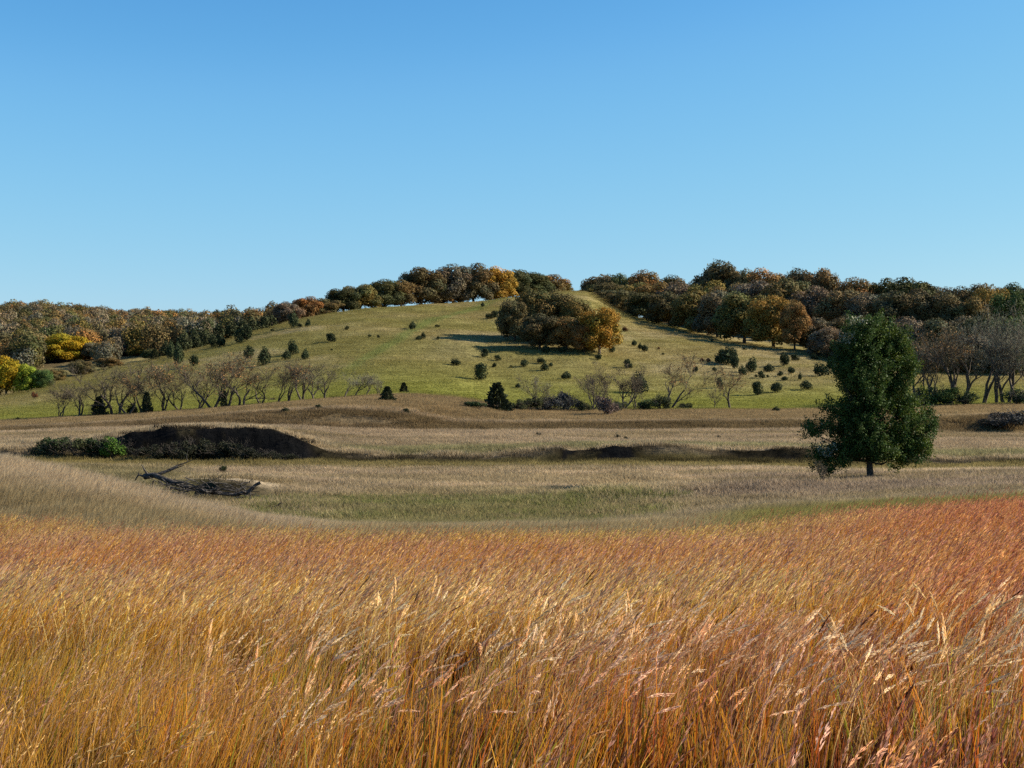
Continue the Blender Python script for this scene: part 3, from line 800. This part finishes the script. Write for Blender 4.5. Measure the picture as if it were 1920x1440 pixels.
# hilltop row, right behind the brow
hill_oaks = [(538, 563, 42, 'grey', 8), (575, 553, 46, 'rust', 10), (608, 557, 46, 'umber', 8), (645, 536, 62, 'dark', 8), (676, 530, 60, 'olive', 6), (722, 521, 62, 'dark', 8), (752, 522, 52, 'brown', 6),
             (790, 500, 66, 'umber', 10), (822, 512, 48, 'rust', 14), (850, 492, 58, 'grey', 10), (888, 490, 64, 'umber', 8), (930, 498, 68, 'gold', 8), (962, 503, 52, 'dark', 14), (998, 508, 66, 'dark', 18), (1030, 512, 54, 'brown', 22), (1052, 526, 40, 'olive', 24)]
for i, (u, vt, w, c, off) in enumerate(hill_oaks):
    Y = float(np.interp(u, US, CREST_Y)) + off * .7
    tree_at('oak_tree', u, Y, vt, w * 1.12 * RN.uniform(1.05, 1.3), c, '%s oak on the brow of the hill, %s from the left' % (PAL[c][0], ORD[i]), 'oak tree', 'oaks along the hilltop')
# clump on the slope
clump = [(965, 640, 557, 58, 'umber', 'left end'), (1000, 636, 537, 74, 'olive', 'tallest, at the top left'), (1040, 634, 540, 78, 'brown', 'top middle'), (1082, 640, 556, 66, 'olive', 'upper right'),
         (1012, 655, 584, 70, 'umber', 'front left'), (1062, 655, 590, 66, 'rust', 'front middle'), (1095, 660, 600, 50, 'rust', 'beside the golden tree'), (1124, 664, 574, 76, 'gold', 'right end')]
for (u, vb, vt, w, c, wh) in clump:
    X, Y, z = at_row(u, vb, 200, 420)
    tree_at('oak_tree', u, Y, vt, w * 1.12, c, '%s oak in the clump on the hillside, %s' % (PAL[c][0], wh), 'oak tree', 'oak clump on the hillside')

# wooded ridge at the right: rows from the field edge back to the skyline
rowA = [(1125, 507, 64, 'umber'), (1165, 512, 52, 'dark'), (1208, 505, 60, 'rust'), (1258, 511, 60, 'umber'), (1300, 518, 46, 'brown'), (1350, 489, 80, 'umber'), (1396, 499, 62, 'brown'), (1440, 497, 72, 'rust'), (1496, 502, 74, 'umber'), (1540, 503, 62, 'brown'),
        (1602, 514, 62, 'rust'), (1655, 516, 58, 'dark'), (1705, 512, 80, 'dark'), (1755, 534, 64, 'grey'), (1802, 535, 60, 'umber'), (1852, 526, 60, 'brown'), (1900, 528, 70, 'dark'), (1955, 530, 70, 'umber'), (2010, 535, 70, 'brown')]
rowB = [(1118, 535, 50, 'dark'), (1150, 535, 62, 'umber'), (1195, 532, 66, 'olive'), (1235, 535, 62, 'rust'), (1280, 530, 76, 'grey'), (1325, 535, 66, 'olive'), (1372, 530, 76, 'brown'), (1420, 528, 80, 'grey'), (1475, 530, 80, 'brown'), (1525, 545, 84, 'grey'), (1578, 545, 78, 'brown'), (1622, 548, 74, 'grey'),
        (1675, 555, 76, 'umber'), (1722, 550, 76, 'umber'), (1768, 556, 76, 'umber'), (1815, 560, 64, 'brown'), (1855, 545, 60, 'amber'), (1900, 552, 66, 'green'), (1950, 560, 70, 'dark')]
rowC = [(1135, 555, 44, 'umber'), (1170, 560, 56, 'umber'), (1212, 562, 62, 'dark'), (1255, 560, 66, 'umber'), (1300, 555, 70, 'olive'), (1345, 556, 76, 'grey'), (1395, 560, 84, 'olive'), (1450, 562, 86, 'amber'), (1490, 580, 50, 'rust'), (1535, 590, 66, 'grey'), (1590, 590, 76, 'umber'),
        (1650, 590, 80, 'umber'), (1705, 592, 76, 'grey'), (1755, 596, 76, 'umber'), (1800, 590, 70, 'grey'), (1845, 585, 66, 'dark'), (1890, 590, 72, 'green'), (1940, 600, 70, 'green')]
rowD = [(1550, 612, 60, 'grey'), (1600, 625, 60, 'umber'), (1690, 625, 64, 'grey'), (1735, 635, 60, 'brown'), (1780, 640, 66, 'rust'), (1825, 630, 60, 'grey'), (1870, 630, 66, 'umber'), (1915, 640, 66, 'green')]
for rname, rw, offf, offn in (('skyline row of the right ridge', rowA, 110, 0), ('second row below the right skyline', rowB, 60, 0), ('lower edge of the right hand wood', rowC, 14, 0), ('wood foot behind the lone tree', rowD, 4, 0)):
    for i, (u, vt, w, c) in enumerate(rw):
        Y = float(np.interp(u, US, CREST_Y)) + offf + RN.uniform(-5, 5)
        if rw is rowC and u < 1500: Y = float(np.interp(u, US, CREST_Y)) + 7
        if rw is rowC and u < 1500: vt -= 16
        if rw is rowB: vt -= 7
        tree_at('oak_tree', u, Y, vt + RN.uniform(-7, 5), w * 1.15 * RN.uniform(1.0, 1.22), c, '%s oak, %s, %s from left' % (PAL[c][0], rname, ORD[i]), 'oak tree', 'oaks of the right hand wood')

# --- bare creek trees
def bare_at(u, vb, vt, tw, leafcol, label, lo=140, hi=260, wsc=1.0, cat='bare tree', group='bare trees along the creek', lf=True):
    X, Y, z = at_row(u, vb, lo, hi)
    H = (vb - vt) / F * Y * 1.18
    k = RN.randrange(len(bares))
    r = root('bare_tree', (X, Y, z), RN.uniform(0, 6.28), (H / 8 * wsc, H / 8 * wsc, H / 8), label, cat, group)
    t, w, l = bares[k]
    kid('trunk', t, r, (1.35, 1.28, 1.15) if tw is G2 else (1.15, 1.1, 1.0)); kid('twigs', w, r, tw)
    if lf: kid('leaves', l, r, leafcol)
    return r
G1 = (.46, .37, .25); G2 = (.82, .76, .64); RU = (.32, .17, .06); OC = (.14, .10, .06)
cl = [(112, 785, 722, G1, OC), (150, 783, 728, G1, OC), (190, 780, 700, G1, OC), (215, 779, 692, G1, OC), (240, 778, 712, G1, RU), (270, 776, 700, G1, OC), (308, 773, 688, G1, RU), (335, 771, 704, G1, OC), (372, 769, 700, G1, OC), (400, 768, 690, G1, RU), (428, 766, 676, G1, RU), (455, 764, 690, G1, RU),
      (490, 760, 705, G1, OC), (518, 758, 700, G1, OC), (540, 757, 688, G1, RU), (566, 753, 690, G1, OC), (588, 752, 700, G2, OC), (608, 750, 694, G1, OC), (645, 747, 706, G2, OC), (664, 745, 702, G2, OC), (684, 744, 706, G2, OC), (712, 742, 708, G2, OC)]
for i, (u, vb, vt, tw, lc) in enumerate(cl):
    adj = 'rusty leaved' if lc is RU else 'pale grey leafless' if tw is G2 else 'dark leafless'
    bare_at(u, vb, vt, tw, lc, '%s crooked tree in the row below the hill, %s from the left' % (adj, ORD[i]), 165, 215, 1.25, lf=(lc is RU or i % 4 == 0), group='crooked trees left of the creek mound')
cr = [(1012, 771, 712, G2, OC, 'thin grey leafless sapling right of the spiky cedar'), (1112, 771, 690, G1, OC, 'leaning leafless tree beside the pinkish shrub'), (1128, 773, 715, G1, OC, 'low twiggy tree right of the leaning leafless tree'),
      (1172, 769, 694, G1, OC, 'slim forked leafless tree against the cedar'), (1190, 768, 712, G1, OC, 'slim leafless tree in front of the round cedar'), (1254, 767, 678, G1, RU, 'tall wide leafless tree standing alone at the hill foot'), (1368, 767, 700, G1, RU, 'arching leafless tree left of the lone green tree'), (1340, 765, 735, G1, OC, 'low arched leafless tree beside the arching one')]
for (u, vb, vt, tw, lc, lb) in cr:
    bare_at(u, vb, vt, tw, lc, lb, 165, 215, 1.15, group='leafless trees at the foot of the hill')
rt = [(1722, 757, 640, G1, RU), (1752, 757, 628, G2, OC), (1785, 757, 640, G1, RU), (1812, 757, 632, G2, OC), (1842, 757, 610, G2, OC), (1868, 757, 640, G2, OC), (1888, 757, 600, G2, OC), (1915, 757, 640, G2, OC), (1945, 757, 620, G2, OC)]
for i, (u, vb, vt, tw, lc) in enumerate(rt):
    bare_at(u, vb, vt, tw, lc, '%s tree behind the lone green tree, %s from its right side' % ('rusty twiggy' if lc is RU else 'tall grey leafless', ORD[i]), 175, 230, .95, lf=(lc is RU), group='leafless trees at the right edge')

# --- cedars on the hill: u, base row, height px, width px
def cedar_at(u, vb, h, w, label, lo=190, hi=420, style=None, col=(.040, .058, .030), group='cedars scattered over the hill', name='cedar_bush', cat='cedar bush'):
    X, Y, z = at_row(u, vb, lo, hi)
    H = h / F * Y * 1.1; Wm = w / F * Y * 1.12
    style = style or 'round'
    r = root(name, (X, Y, z - .03 * H), RN.uniform(0, 6.28), (Wm / .75, Wm / .75, H), label, cat, group)
    j = RN.uniform(.8, 1.25)
    kid('stem', ced_stem, r); kid('crown', RN.choice(ced_cone if style == 'cone' else ced_round), r, tuple(q * j for q in col))
    return r
def size_word(h): return 'tiny' if h < 8 else 'small' if h < 13 else 'medium' if h < 20 else 'big'
clusters = [
    ('on the left shoulder of the hill', [(320, 673, 30, 16), (335, 684, 42, 18), (363, 686, 20, 17), (400, 652, 24, 18), (415, 650, 20, 14), (448, 644, 26, 18), (461, 640, 30, 20), (465, 673, 25, 18), (495, 685, 35, 19), (537, 675, 19, 14), (550, 665, 26, 17), (572, 674, 21, 13)]),
    ('on the upper left slope', [(511, 622, 6, 7), (552, 615, 32, 17), (562, 614, 8, 8), (577, 613, 15, 9), (620, 641, 16, 17), (622, 657, 4, 5), (650, 619, 8, 8), (693, 633, 6, 7), (710, 634, 6, 6), (773, 617, 15, 12), (785, 638, 9, 11), (794, 635, 12, 8), (820, 614, 5, 9), (821, 637, 6, 7), (905, 576, 9, 7), (918, 598, 10, 14), (927, 597, 14, 14)]),
    ('below the oak clump', [(855, 685, 12, 16), (903, 713, 31, 25), (908, 670, 16, 15), (927, 689, 8, 8), (934, 676, 10, 12), (958, 690, 5, 6), (971, 727, 9, 10), (984, 688, 14, 14), (1015, 682, 11, 14), (1021, 695, 15, 13), (1023, 662, 17, 16), (1033, 688, 8, 7), (1055, 662, 12, 12), (1061, 711, 15, 17), (1121, 676, 12, 12), (1147, 662, 13, 11)]),
    ('between the oak clump and the right hand wood', [(1131, 582, 5, 6), (1172, 622, 9, 9), (1178, 691, 17, 15), (1189, 649, 12, 10), (1200, 655, 12, 8), (1200, 737, 36, 27), (1209, 660, 13, 11), (1235, 655, 5, 5), (1243, 665, 4, 5), (1303, 698, 12, 10), (1316, 679, 7, 9), (1328, 679, 7, 9), (1340, 696, 8, 8), (1335, 641, 5, 5)]),
    ('on the right slope left of the lone tree', [(1352, 680, 24, 26), (1364, 684, 33, 32), (1350, 727, 20, 11), (1378, 692, 27, 15), (1392, 705, 18, 14), (1396, 657, 6, 7), (1408, 699, 27, 18), (1414, 656, 6, 8), (1417, 708, 6, 6), (1422, 741, 25, 21), (1428, 710, 14, 12), (1440, 708, 5, 6), (1442, 698, 16, 18), (1457, 736, 19, 20), (1462, 706, 10, 10), (1470, 686, 25, 16), (1472, 714, 8, 12), (1483, 701, 13, 12), (1492, 677, 13, 17), (1512, 731, 18, 19), (1528, 675, 11, 13), (1540, 705, 23, 24), (1557, 690, 14, 14), (1500, 713, 14, 7)]),
]
for wh, lst in clusters:
    for i, (u, vb, h, w) in enumerate(lst):
        c = (.16, .07, .035) if (u, vb) in ((1172, 622), (1316, 679), (1328, 679), (1235, 655)) else (.055, .070, .030)
        cedar_at(u, vb, h, w, '%s %s cedar %s, %s from left' % (size_word(h), 'reddish' if c[0] > .1 else 'dark green', wh, ORD[i]), col=c)
# dark evergreens along the left shoulder, standing against the far wood
for i, (u, vb, h, w) in enumerate([(290, 670, 18, 18), (310, 668, 28, 22), (345, 662, 36, 26), (368, 654, 30, 22), (385, 650, 30, 24), (408, 644, 32, 26), (430, 638, 30, 26), (452, 630, 30, 24), (472, 626, 28, 24), (492, 620, 26, 24), (510, 612, 24, 24)]):
    Y = float(np.interp(u, US, CREST_Y)) + 3
    X = (u - 960) / F * Y; z = h1(X, Y)
    r = root('evergreen_tree', (X, Y, z - .3), RN.uniform(0, 6), (w / F * Y / .7, w / F * Y / .7, h * 1.25 / F * Y), 'dark evergreen against the far wood on the left shoulder, %s from the left' % ORD[i], 'evergreen tree', 'evergreens along the left shoulder')
    kid('trunk', ced_stem, r); kid('crown', RN.choice(ced_round + ced_cone[:1]), r, (.062, .070, .030))
# creek side cedars
for (u, vb, h, w, lb) in [(185, 780, 34, 26, 'dark cedar at the foot of the forked leafless trees'), (248, 777, 22, 20, 'small green cedar between leafless trees at left'), (275, 777, 40, 20, 'upright grey green cedar among the leafless trees'), (420, 767, 32, 14, 'narrow dark cedar under the rusty crooked trees'),
                          (726, 752, 26, 26, 'dark cedar on the crest of the creek mound'), (757, 736, 18, 15, 'small cedar on the green slope above the mound'), (932, 771, 50, 44, 'big spiky cedar at the right end of the mound'), (535, 773, 9, 14, 'low dark shrub on the mound, left one'), (598, 768, 9, 13, 'low dark shrub on the mound, right one'), (762, 776, 10, 12, 'small shrub on the tan mound below the cedar'),
                          (34, 789, 7, 10, 'tiny shrub on the green strip at the left edge'), (1455, 773, 11, 13, 'small dark shrub at the field edge near the lone tree')]:
    cedar_at(u, vb, h, w, lb, 140, 225, 'cone' if (u in (185, 275, 420, 726, 757, 932)) else 'round', group='cedars by the creek', col=(.05, .062, .03))

# --- bushes
def bush_at(u, vb, vt, wpx, col, label, lo, hi, group='bushes by the creek', name='bush', cat='bush', Y=None):
    if Y is None: X, Y, z = at_row(u, vb, lo, hi)
    else: X = (u - 960) / F * Y; z = h1(X, Y)
    H = (vb - vt) / F * Y; Wm = wpx / F * Y
    r = root(name, (X, Y, z - .02), RN.uniform(0, 6), (Wm / .85, Wm / .85, H / .85), label, cat, group)
    s, c = RN.choice(bushes); kid('stems', s, r); kid('crown', c, r, col)
    return r
DG = (.055, .085, .03); GB = (.10, .11, .045)
for a in [(82, 856, 824, 50, GB, 'grey green bush at the left end of the creek thicket'), (112, 857, 818, 56, DG, 'dark bush second from left in the creek thicket'), (150, 858, 820, 56, GB, 'dull green bush in the middle of the creek thicket'), (183, 858, 816, 54, DG, 'dark bush next to the bright green one'), (214, 858, 817, 44, (.13, .24, .035), 'bright green bush at the right end of the creek thicket')]:
    bush_at(*a, 98, 112, 'creek thicket bushes')
for a in [(968, 771, 748, 34, GB, 'low brown brush right of the spiky cedar'), (1000, 772, 745, 40, GB, 'grey brush under the thin sapling'), (1035, 772, 738, 40, (.10, .10, .09), 'blue grey shrub at the hill foot'), (1062, 772, 730, 44, (.10, .10, .09), 'taller blue grey shrub at the hill foot'), (1092, 773, 748, 30, GB, 'low brush left of the leaning leafless tree'),
          (1136, 780, 738, 44, (.20, .14, .11), 'pinkish brown shrub spilling onto the field'), (1160, 773, 752, 30, DG, 'low dark brush right of the pinkish shrub'), (1215, 770, 748, 40, DG, 'dark brush left of the wide leafless tree'), (1240, 769, 738, 34, GB, 'brown brush round the wide leafless tree trunk'), (1285, 768, 755, 30, GB, 'low brush right of the wide leafless tree'), (890, 768, 752, 40, DG, 'dark low brush left of the spiky cedar')]:
    bush_at(*a, 165, 215, 'brush at the foot of the hill')
for a in [(1690, 762, 735, 50, GB, 'brown bush just right of the lone tree'), (1740, 762, 725, 56, (.09, .13, .03), 'green bush behind the lone tree, left one'), (1775, 762, 722, 56, (.10, .14, .03), 'green bush behind the lone tree, right one'), (1812, 762, 732, 40, DG, 'dark bush among the grey trunks'), (1905, 760, 728, 50, DG, 'dark bush at the right edge under the trees')]:
    bush_at(*a, 170, 225, 'bushes under the right hand trees')
bush_at(1892, 806, 766, 76, (.09, .085, .07), 'grey dark shrub at the right edge of the terrace', 140, 165)
bush_at(1860, 804, 784, 44, (.07, .07, .05), 'low dark shrub left of the grey one at the right edge', 140, 165)
bush_at(65, 747, 734, 12, (.22, .08, .03), 'small rust red bush on the green slope at left', 200, 262)
bush_at(418, 889, 872, 14, (.06, .08, .03), 'small dark sapling above the fallen tree', 74, 100)
for k, (u, vb, w) in enumerate([(1160, 823, 8), (1174, 826, 6), (1348, 824, 5), (1010, 819, 8)]):
    bush_at(u, vb, vb - 9, w * 1.4, (.05, .055, .03), 'tiny dark weed clump on the pale terrace, %s from the left' % ['second', 'third', 'rightmost', 'leftmost'][k], 115, 150, 'weed clumps on the terrace', 'weed_clump', 'weed')
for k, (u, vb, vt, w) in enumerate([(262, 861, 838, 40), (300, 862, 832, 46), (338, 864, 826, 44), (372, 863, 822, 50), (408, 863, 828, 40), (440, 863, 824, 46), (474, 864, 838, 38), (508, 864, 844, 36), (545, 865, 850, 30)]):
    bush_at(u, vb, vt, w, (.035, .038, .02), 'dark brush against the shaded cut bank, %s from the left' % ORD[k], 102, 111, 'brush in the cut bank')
# coloured trees at the foot of the far left wood
for (u, vt, w, c, Y, lb) in [(12, 664, 64, 'yellow', 268, 'bright yellow tree cut by the left edge'), (-40, 670, 60, 'gold', 270, 'golden tree just off the left edge'), (52, 680, 44, 'lime', 268, 'yellow green tree beside the bright yellow one'), (80, 690, 40, 'green', 268, 'low green tree right of the yellow green one'), (120, 622, 76, 'yellow', 330, 'large golden yellow tree in the far left wood'), (258, 642, 34, 'amber', 330, 'small amber tree at the edge of the left wood'),
                         (232, 645, 56, 'grey', 340, 'pale grey brown tree left of the small amber tree'), (180, 640, 50, 'grey', 330, 'grey tree right of the large golden tree'), (60, 640, 70, 'grey', 330, 'grey tree left of the large golden tree'), (10, 620, 70, 'umber', 345, 'dark tree above the bright yellow tree'), (150, 672, 44, 'umber', 292, 'dark tree below the large golden tree'), (105, 690, 40, 'brown', 285, 'brown tree at the meadow edge under the golden tree'), (205, 668, 44, 'brown', 300, 'brown tree at the meadow edge right of the golden tree'),
                         (282, 652, 30, 'dark', 312, 'dark tree right of the small amber tree')]:
    tree_at('broadleaf_tree', u, Y, vt, w * 1.1, c, lb, 'tree', 'trees at the foot of the far left wood')

# --- far left wood, one mass
def far_crown(seed):
    rng = np.random.default_rng(seed); cen = []; rad = []
    for i in range(8):
        a = rng.uniform(0, 6.28); r = rng.uniform(.8, 2.8); z = rng.uniform(3.5, 7.5)
        cen.append((r * math.cos(a), r * math.sin(a), z)); s = rng.uniform(1.3, 2.3); rad.append((s, s, s))
    cen.append((0, 0, 4)); rad.append((3.2, 3.2, 3.6))
    return leaf_cloud(rng, cen, rad, 2200, (.30, .62), (.8, 1.2), .75, 1.3, .04, .25).mesh('far_crown', [M_far])
fc = [far_crown(800 + i) for i in range(6)]
N = 3600
y = rng.uniform(300, 700, N); u = rng.uniform(-300, 900, N); x = (u - 960) / F * y
ok = (y > np.interp(u, US, CREST_Y) + 22) & ~((np.abs(u - 122) < 62) & (y < 334)) & ~((np.abs(u - 250) < 34) & (y < 336)) & ~((u < 70) & (y < 300)) & (u < 640 + (y - 500) * .5)
x = x[ok]; y = y[ok]; u = u[ok]; N = len(x)
pts = np.column_stack([x, y, height(x, y) - 1])
pc = np.array([PAL[k][1] for k in ('brown', 'grey', 'olive', 'grey', 'umber', 'brown', 'grey', 'dark', 'umber', 'rust')])
tint = pc[rng.integers(0, len(pc), N)] * rng.uniform(.85, 1.3, (N, 1))
s = rng.uniform(.55, .92, N)
tint = tint * 1.0
scatter('far_wood', pts, rng.integers(0, 6, N), np.column_stack([np.zeros(N), np.zeros(N), rng.uniform(0, 6.28, N)]), np.column_stack([s, s, s * rng.uniform(.9, 1.2, N)]), tint, fc, 'autumn brown and grey wood covering the far left ridge', 'wood')

# ------------------------------------------------------------------ the lone green tree
def lone_tree():
    rng = np.random.default_rng(31); rnd = random.Random(31)
    Y = 86.0; k = Y / F; u0, v0 = 1632, 897
    X = (u0 - 960) / F * Y; z = h1(X, Y)
    r = root('lone_tree', (X, Y, z - .05), 0, (1, 1, 1), 'big dense dark green tree standing alone in the valley at right', 'tree', None)
    lobes = [(1613, 612, 20, 22), (1600, 640, 26, 26), (1640, 640, 28, 30), (1665, 655, 28, 30), (1590, 672, 30, 32), (1630, 690, 42, 42), (1682, 690, 28, 36), (1580, 715, 30, 34), (1625, 740, 48, 44), (1680, 735, 34, 34),
             (1592, 765, 28, 32), (1700, 768, 28, 26), (1735, 745, 20, 20), (1740, 790, 18, 28), (1640, 790, 54, 44), (1600, 812, 32, 36), (1700, 810, 38, 34), (1722, 835, 26, 20), (1562, 797, 20, 14), (1530, 800, 22, 12), (1516, 806, 14, 12), (1550, 846, 20, 14), (1530, 850, 14, 14),
             (1580, 850, 34, 26), (1640, 838, 46, 34), (1690, 850, 36, 22), (1552, 872, 22, 14), (1610, 862, 26, 18), (1670, 866, 26, 14), (1652, 604, 16, 14), (1685, 640, 20, 24), (1580, 640, 16, 20), (1700, 680, 16, 26), (1566, 690, 14, 26), (1560, 760, 18, 26), (1605, 600, 12, 12), (1660, 622, 22, 20), (1688, 652, 24, 26), (1700, 690, 18, 26)]
    cen = []; rad = []
    for (u, v, ru, rv) in lobes:
        cx = (u - u0) * k; cz = (v0 - v) * k
        dep = rnd.uniform(-1, 1) * .55 * max(0.6, 2.7 - abs(cx) * .8)
        cen.append((cx, dep, cz)); rad.append((ru * k, min(max(ru * k * 1.2, .9), 2.0), rv * k))
        if ru > 25:
            cen.append((cx * .9, -dep * 1.1, cz + .2)); rad.append((ru * k * .85, ru * k, rv * k * .85))
    cen = np.array(cen); rad = np.array(rad)
    # twig clusters on the lobes, each with its own leaves: ragged outline with gaps
    nc = 3600
    w = rad[:, 0] * rad[:, 2]; li = rng.choice(len(cen), nc, p=w / w.sum())
    d = unit(rng.normal(size=(nc, 3))); q = np.where(rng.uniform(0, 1, nc) < .14, rng.uniform(1.0, 1.30, nc), rng.uniform(.35, 1.0, nc))
    cc = cen[li] + d * rad[li] * q[:, None]
    kn = fbm(cc[:, 0] * .9 + cc[:, 1] * .5 + 30, cc[:, 2] * 1.0 - cc[:, 1] * .4 + 30, 12, 3)
    kp = kn > np.where(np.hypot(cc[:, 0] + .5, 0) < 1.25, .26, np.where(cc[:, 2] < 3.5, .34, .40)); kp &= ~((cc[:, 2] < 1.35) & (np.abs(cc[:, 0] - .1) < 1.5)); cc = cc[kp]; d = d[kp]; nc = len(cc)
    shoot = unit(d * .7 + np.array([0, 0, .75]) + rng.normal(0, .3, (nc, 3)))
    m = 46
    ci = np.repeat(np.arange(nc), m); n = len(ci)
    t = rng.uniform(-.25, .36, n)
    P = cc[ci] + shoot[ci] * t[:, None] + rng.normal(0, .10, (n, 3)) * (1.1 - t[:, None])
    dd = unit(shoot[ci] * .5 + rng.normal(size=(n, 3)) * .8 + np.array([0, 0, -.15])); sdv = unit(np.cross(dd, rng.normal(size=(n, 3))))
    sz = rng.uniform(.07, .14, n)
    clus = rng.uniform(.7, 1.35, nc)
    base = np.array([.058, .098, .022])
    col = base[None] * clus[ci][:, None] * rng.uniform(.75, 1.25, (n, 1))
    sunlit_ylw = (rng.uniform(0, 1, nc) < .34) & (cc[:, 0] > .3)
    col[sunlit_ylw[ci]] *= np.array([1.7, 1.35, .8])  # sunlit right side painted in: leaf clusters made yellower and brighter
    # pale undersides turned out by the wind in a few spots
    spots = [((1583 - u0) * k, (v0 - 632) * k, .35), ((1603 - u0) * k, (v0 - 598) * k, .28), ((1545 - u0) * k, (v0 - 835) * k, .6)]
    for sx, sz_, sr in spots:
        mk = (np.hypot(P[:, 0] - sx, P[:, 2] - sz_) < sr) & (rng.uniform(0, 1, n) < .45)
        col[mk] = np.array([.36, .36, .24])
    mk = rng.uniform(0, 1, n) < .012; col[mk] = np.array([.24, .28, .16])
    B = Blades(); B.diamonds(P, dd, sdv, sz, sz * .42, col)
    kid('crown', B.mesh('lone_tree_crown', [M_green]), r)
    Wd = Wood()
    Wd.tube([(0, 0, -.5), (0.02, 0, .1), (-.04, 0, .9), (.02, .02, 1.8), (.0, 0, 3.4), (-.1, .05, 5.4), (-.3, 0, 7.6)], [.34, .23, .19, .17, .14, .10, .04], 9)
    for j in range(len(cen)):
        if rnd.random() < .55:
            z0 = min(max(cen[j][2] * .55, 1.1), 6.5); p0 = np.array((0, 0, z0)); p1 = cen[j]
            mid = (p0 + p1) / 2 + np.array((rnd.uniform(-.2, .2), rnd.uniform(-.2, .2), -.15))
            Wd.tube([p0, mid, p1], [.07, .045, .015], 5)
    kid('trunk', Wd.mesh('lone_tree_trunk', [M_bark]), r)
    return r
lone_tree()
# little bare shrub under its left side
bare_at(1546, 905, 868, (.35, .30, .26), OC, 'small bare shrub under the left side of the lone green tree', 76, 95, 1.0, 'shrub', None, False)

# ------------------------------------------------------------------ fallen dead tree in the hollow
def fallen():
    Y = 77.5; k = Y / F
    def p(u, v, dy=0.0): return ((u - 960) * k, Y + dy, EYE - (v - HZ) * k)
    X0, _, _ = p(370, 915); z0 = h1(X0, Y)
    r = root('fallen_tree', (X0, Y, z0), 0, (1, 1, 1), 'dead fallen tree with dark upturned limbs lying in the hollow', 'fallen tree', None)
    off = np.array([X0, Y, z0])
    def mk(name, chains):
        Wd = Wood()
        for ch, r0, r1 in chains:
            P = [np.array(p(*q)) - off for q in ch]
            Wd.tube(P, np.linspace(r0, r1, len(P)) * .68, 7)
        return kid(name, Wd.mesh(name, [M_dead]), r)
    mk('trunk', [([(262, 896, 1.0), (282, 893, .8), (305, 900, .4), (345, 912, 0), (395, 922, -.3), (440, 927, -.4)], .26, .14), ([(440, 927, -.4), (468, 921, -.4), (482, 908, -.4), (490, 904, -.4)], .15, .13)])
    mk('limb', [([(286, 893, .8), (306, 885, .9), (325, 875, 1.1), (342, 869, 1.2)], .15, .04), ([(300, 889, .7), (322, 880, .8), (338, 874, .8)], .08, .03), ([(342, 869, 1.2), (340, 858, 1.2), (343, 846, 1.2)], .035, .015), ([(342, 869, 1.2), (354, 864, 1.2)], .03, .015), ([(340, 858, 1.2), (332, 850, 1.2)], .02, .01)])
    mk('limb', [([(270, 894, .9), (262, 882, .9), (257, 873, .9)], .10, .03), ([(262, 896, 1.0), (250, 893, 1), (243, 904, 1)], .10, .05), ([(250, 893, 1), (252, 884, 1)], .06, .02)])
    mk('branch', [([(320, 905, 0), (350, 903, -.5), (380, 912, -.9), (402, 926, -1)], .08, .03), ([(345, 912, 0), (350, 925, -.8), (372, 930, -1)], .07, .03), ([(395, 922, -.3), (418, 915, -.6), (440, 918, -.7), (462, 926, -.7)], .07, .03), ([(300, 898, .3), (330, 915, -.6), (360, 921, -.8)], .06, .03),
                 ([(440, 927, -.4), (455, 912, 0), (474, 898, 0)], .05, .02), ([(360, 915, 0), (390, 905, .2), (415, 892, .3)], .05, .02)])
    rnd = random.Random(5); chains = []
    for i in range(85):
        u = rnd.uniform(292, 482); t = (u - 292) / 190; v = rnd.uniform(900 + 6 * t, 922 + 12 * t); a = rnd.gauss(.15, .45); L = rnd.uniform(14, 46)
        dy = rnd.uniform(-1.6, .6)
        du = math.cos(a) * L / 2; dv = math.sin(a) * L / 2
        chains.append(([(u - du, v - dv, dy), (u + rnd.gauss(0, 3), v + rnd.gauss(0, 3), dy + .2), (u + du, v + dv, dy + rnd.uniform(-.4, .4))], rnd.uniform(.03, .08), .012))
    mk('branch_tangle', chains)
    return r
fallen()
def stick():
    Y = 73.0; k = Y / F
    def p(u, v, dy=0.0): return np.array(((u - 960) * k, Y + dy, EYE - (v - HZ) * k))
    X0, _, _ = p(525, 932); z0 = h1(X0, Y); off = np.array([X0, Y, z0])
    r = root('dead_branch', (X0, Y, z0), 0, (1, 1, 1), 'small dead branch lying on the green valley floor', 'dead branch', None)
    dz = np.array([0, 0, z0 - p(525, 936)[2]])
    Wd = Wood()
    for ch in ([(508, 936), (522, 929), (536, 936)], [(522, 929), (526, 925), (530, 927)], [(510, 935), (530, 937), (548, 935)]):
        P = [p(*q) - off + dz for q in ch]; Wd.tube(P, np.linspace(.05, .02, len(P)), 5)
    kid('limb', Wd.mesh('dead_branch', [M_dead]), r)
stick()
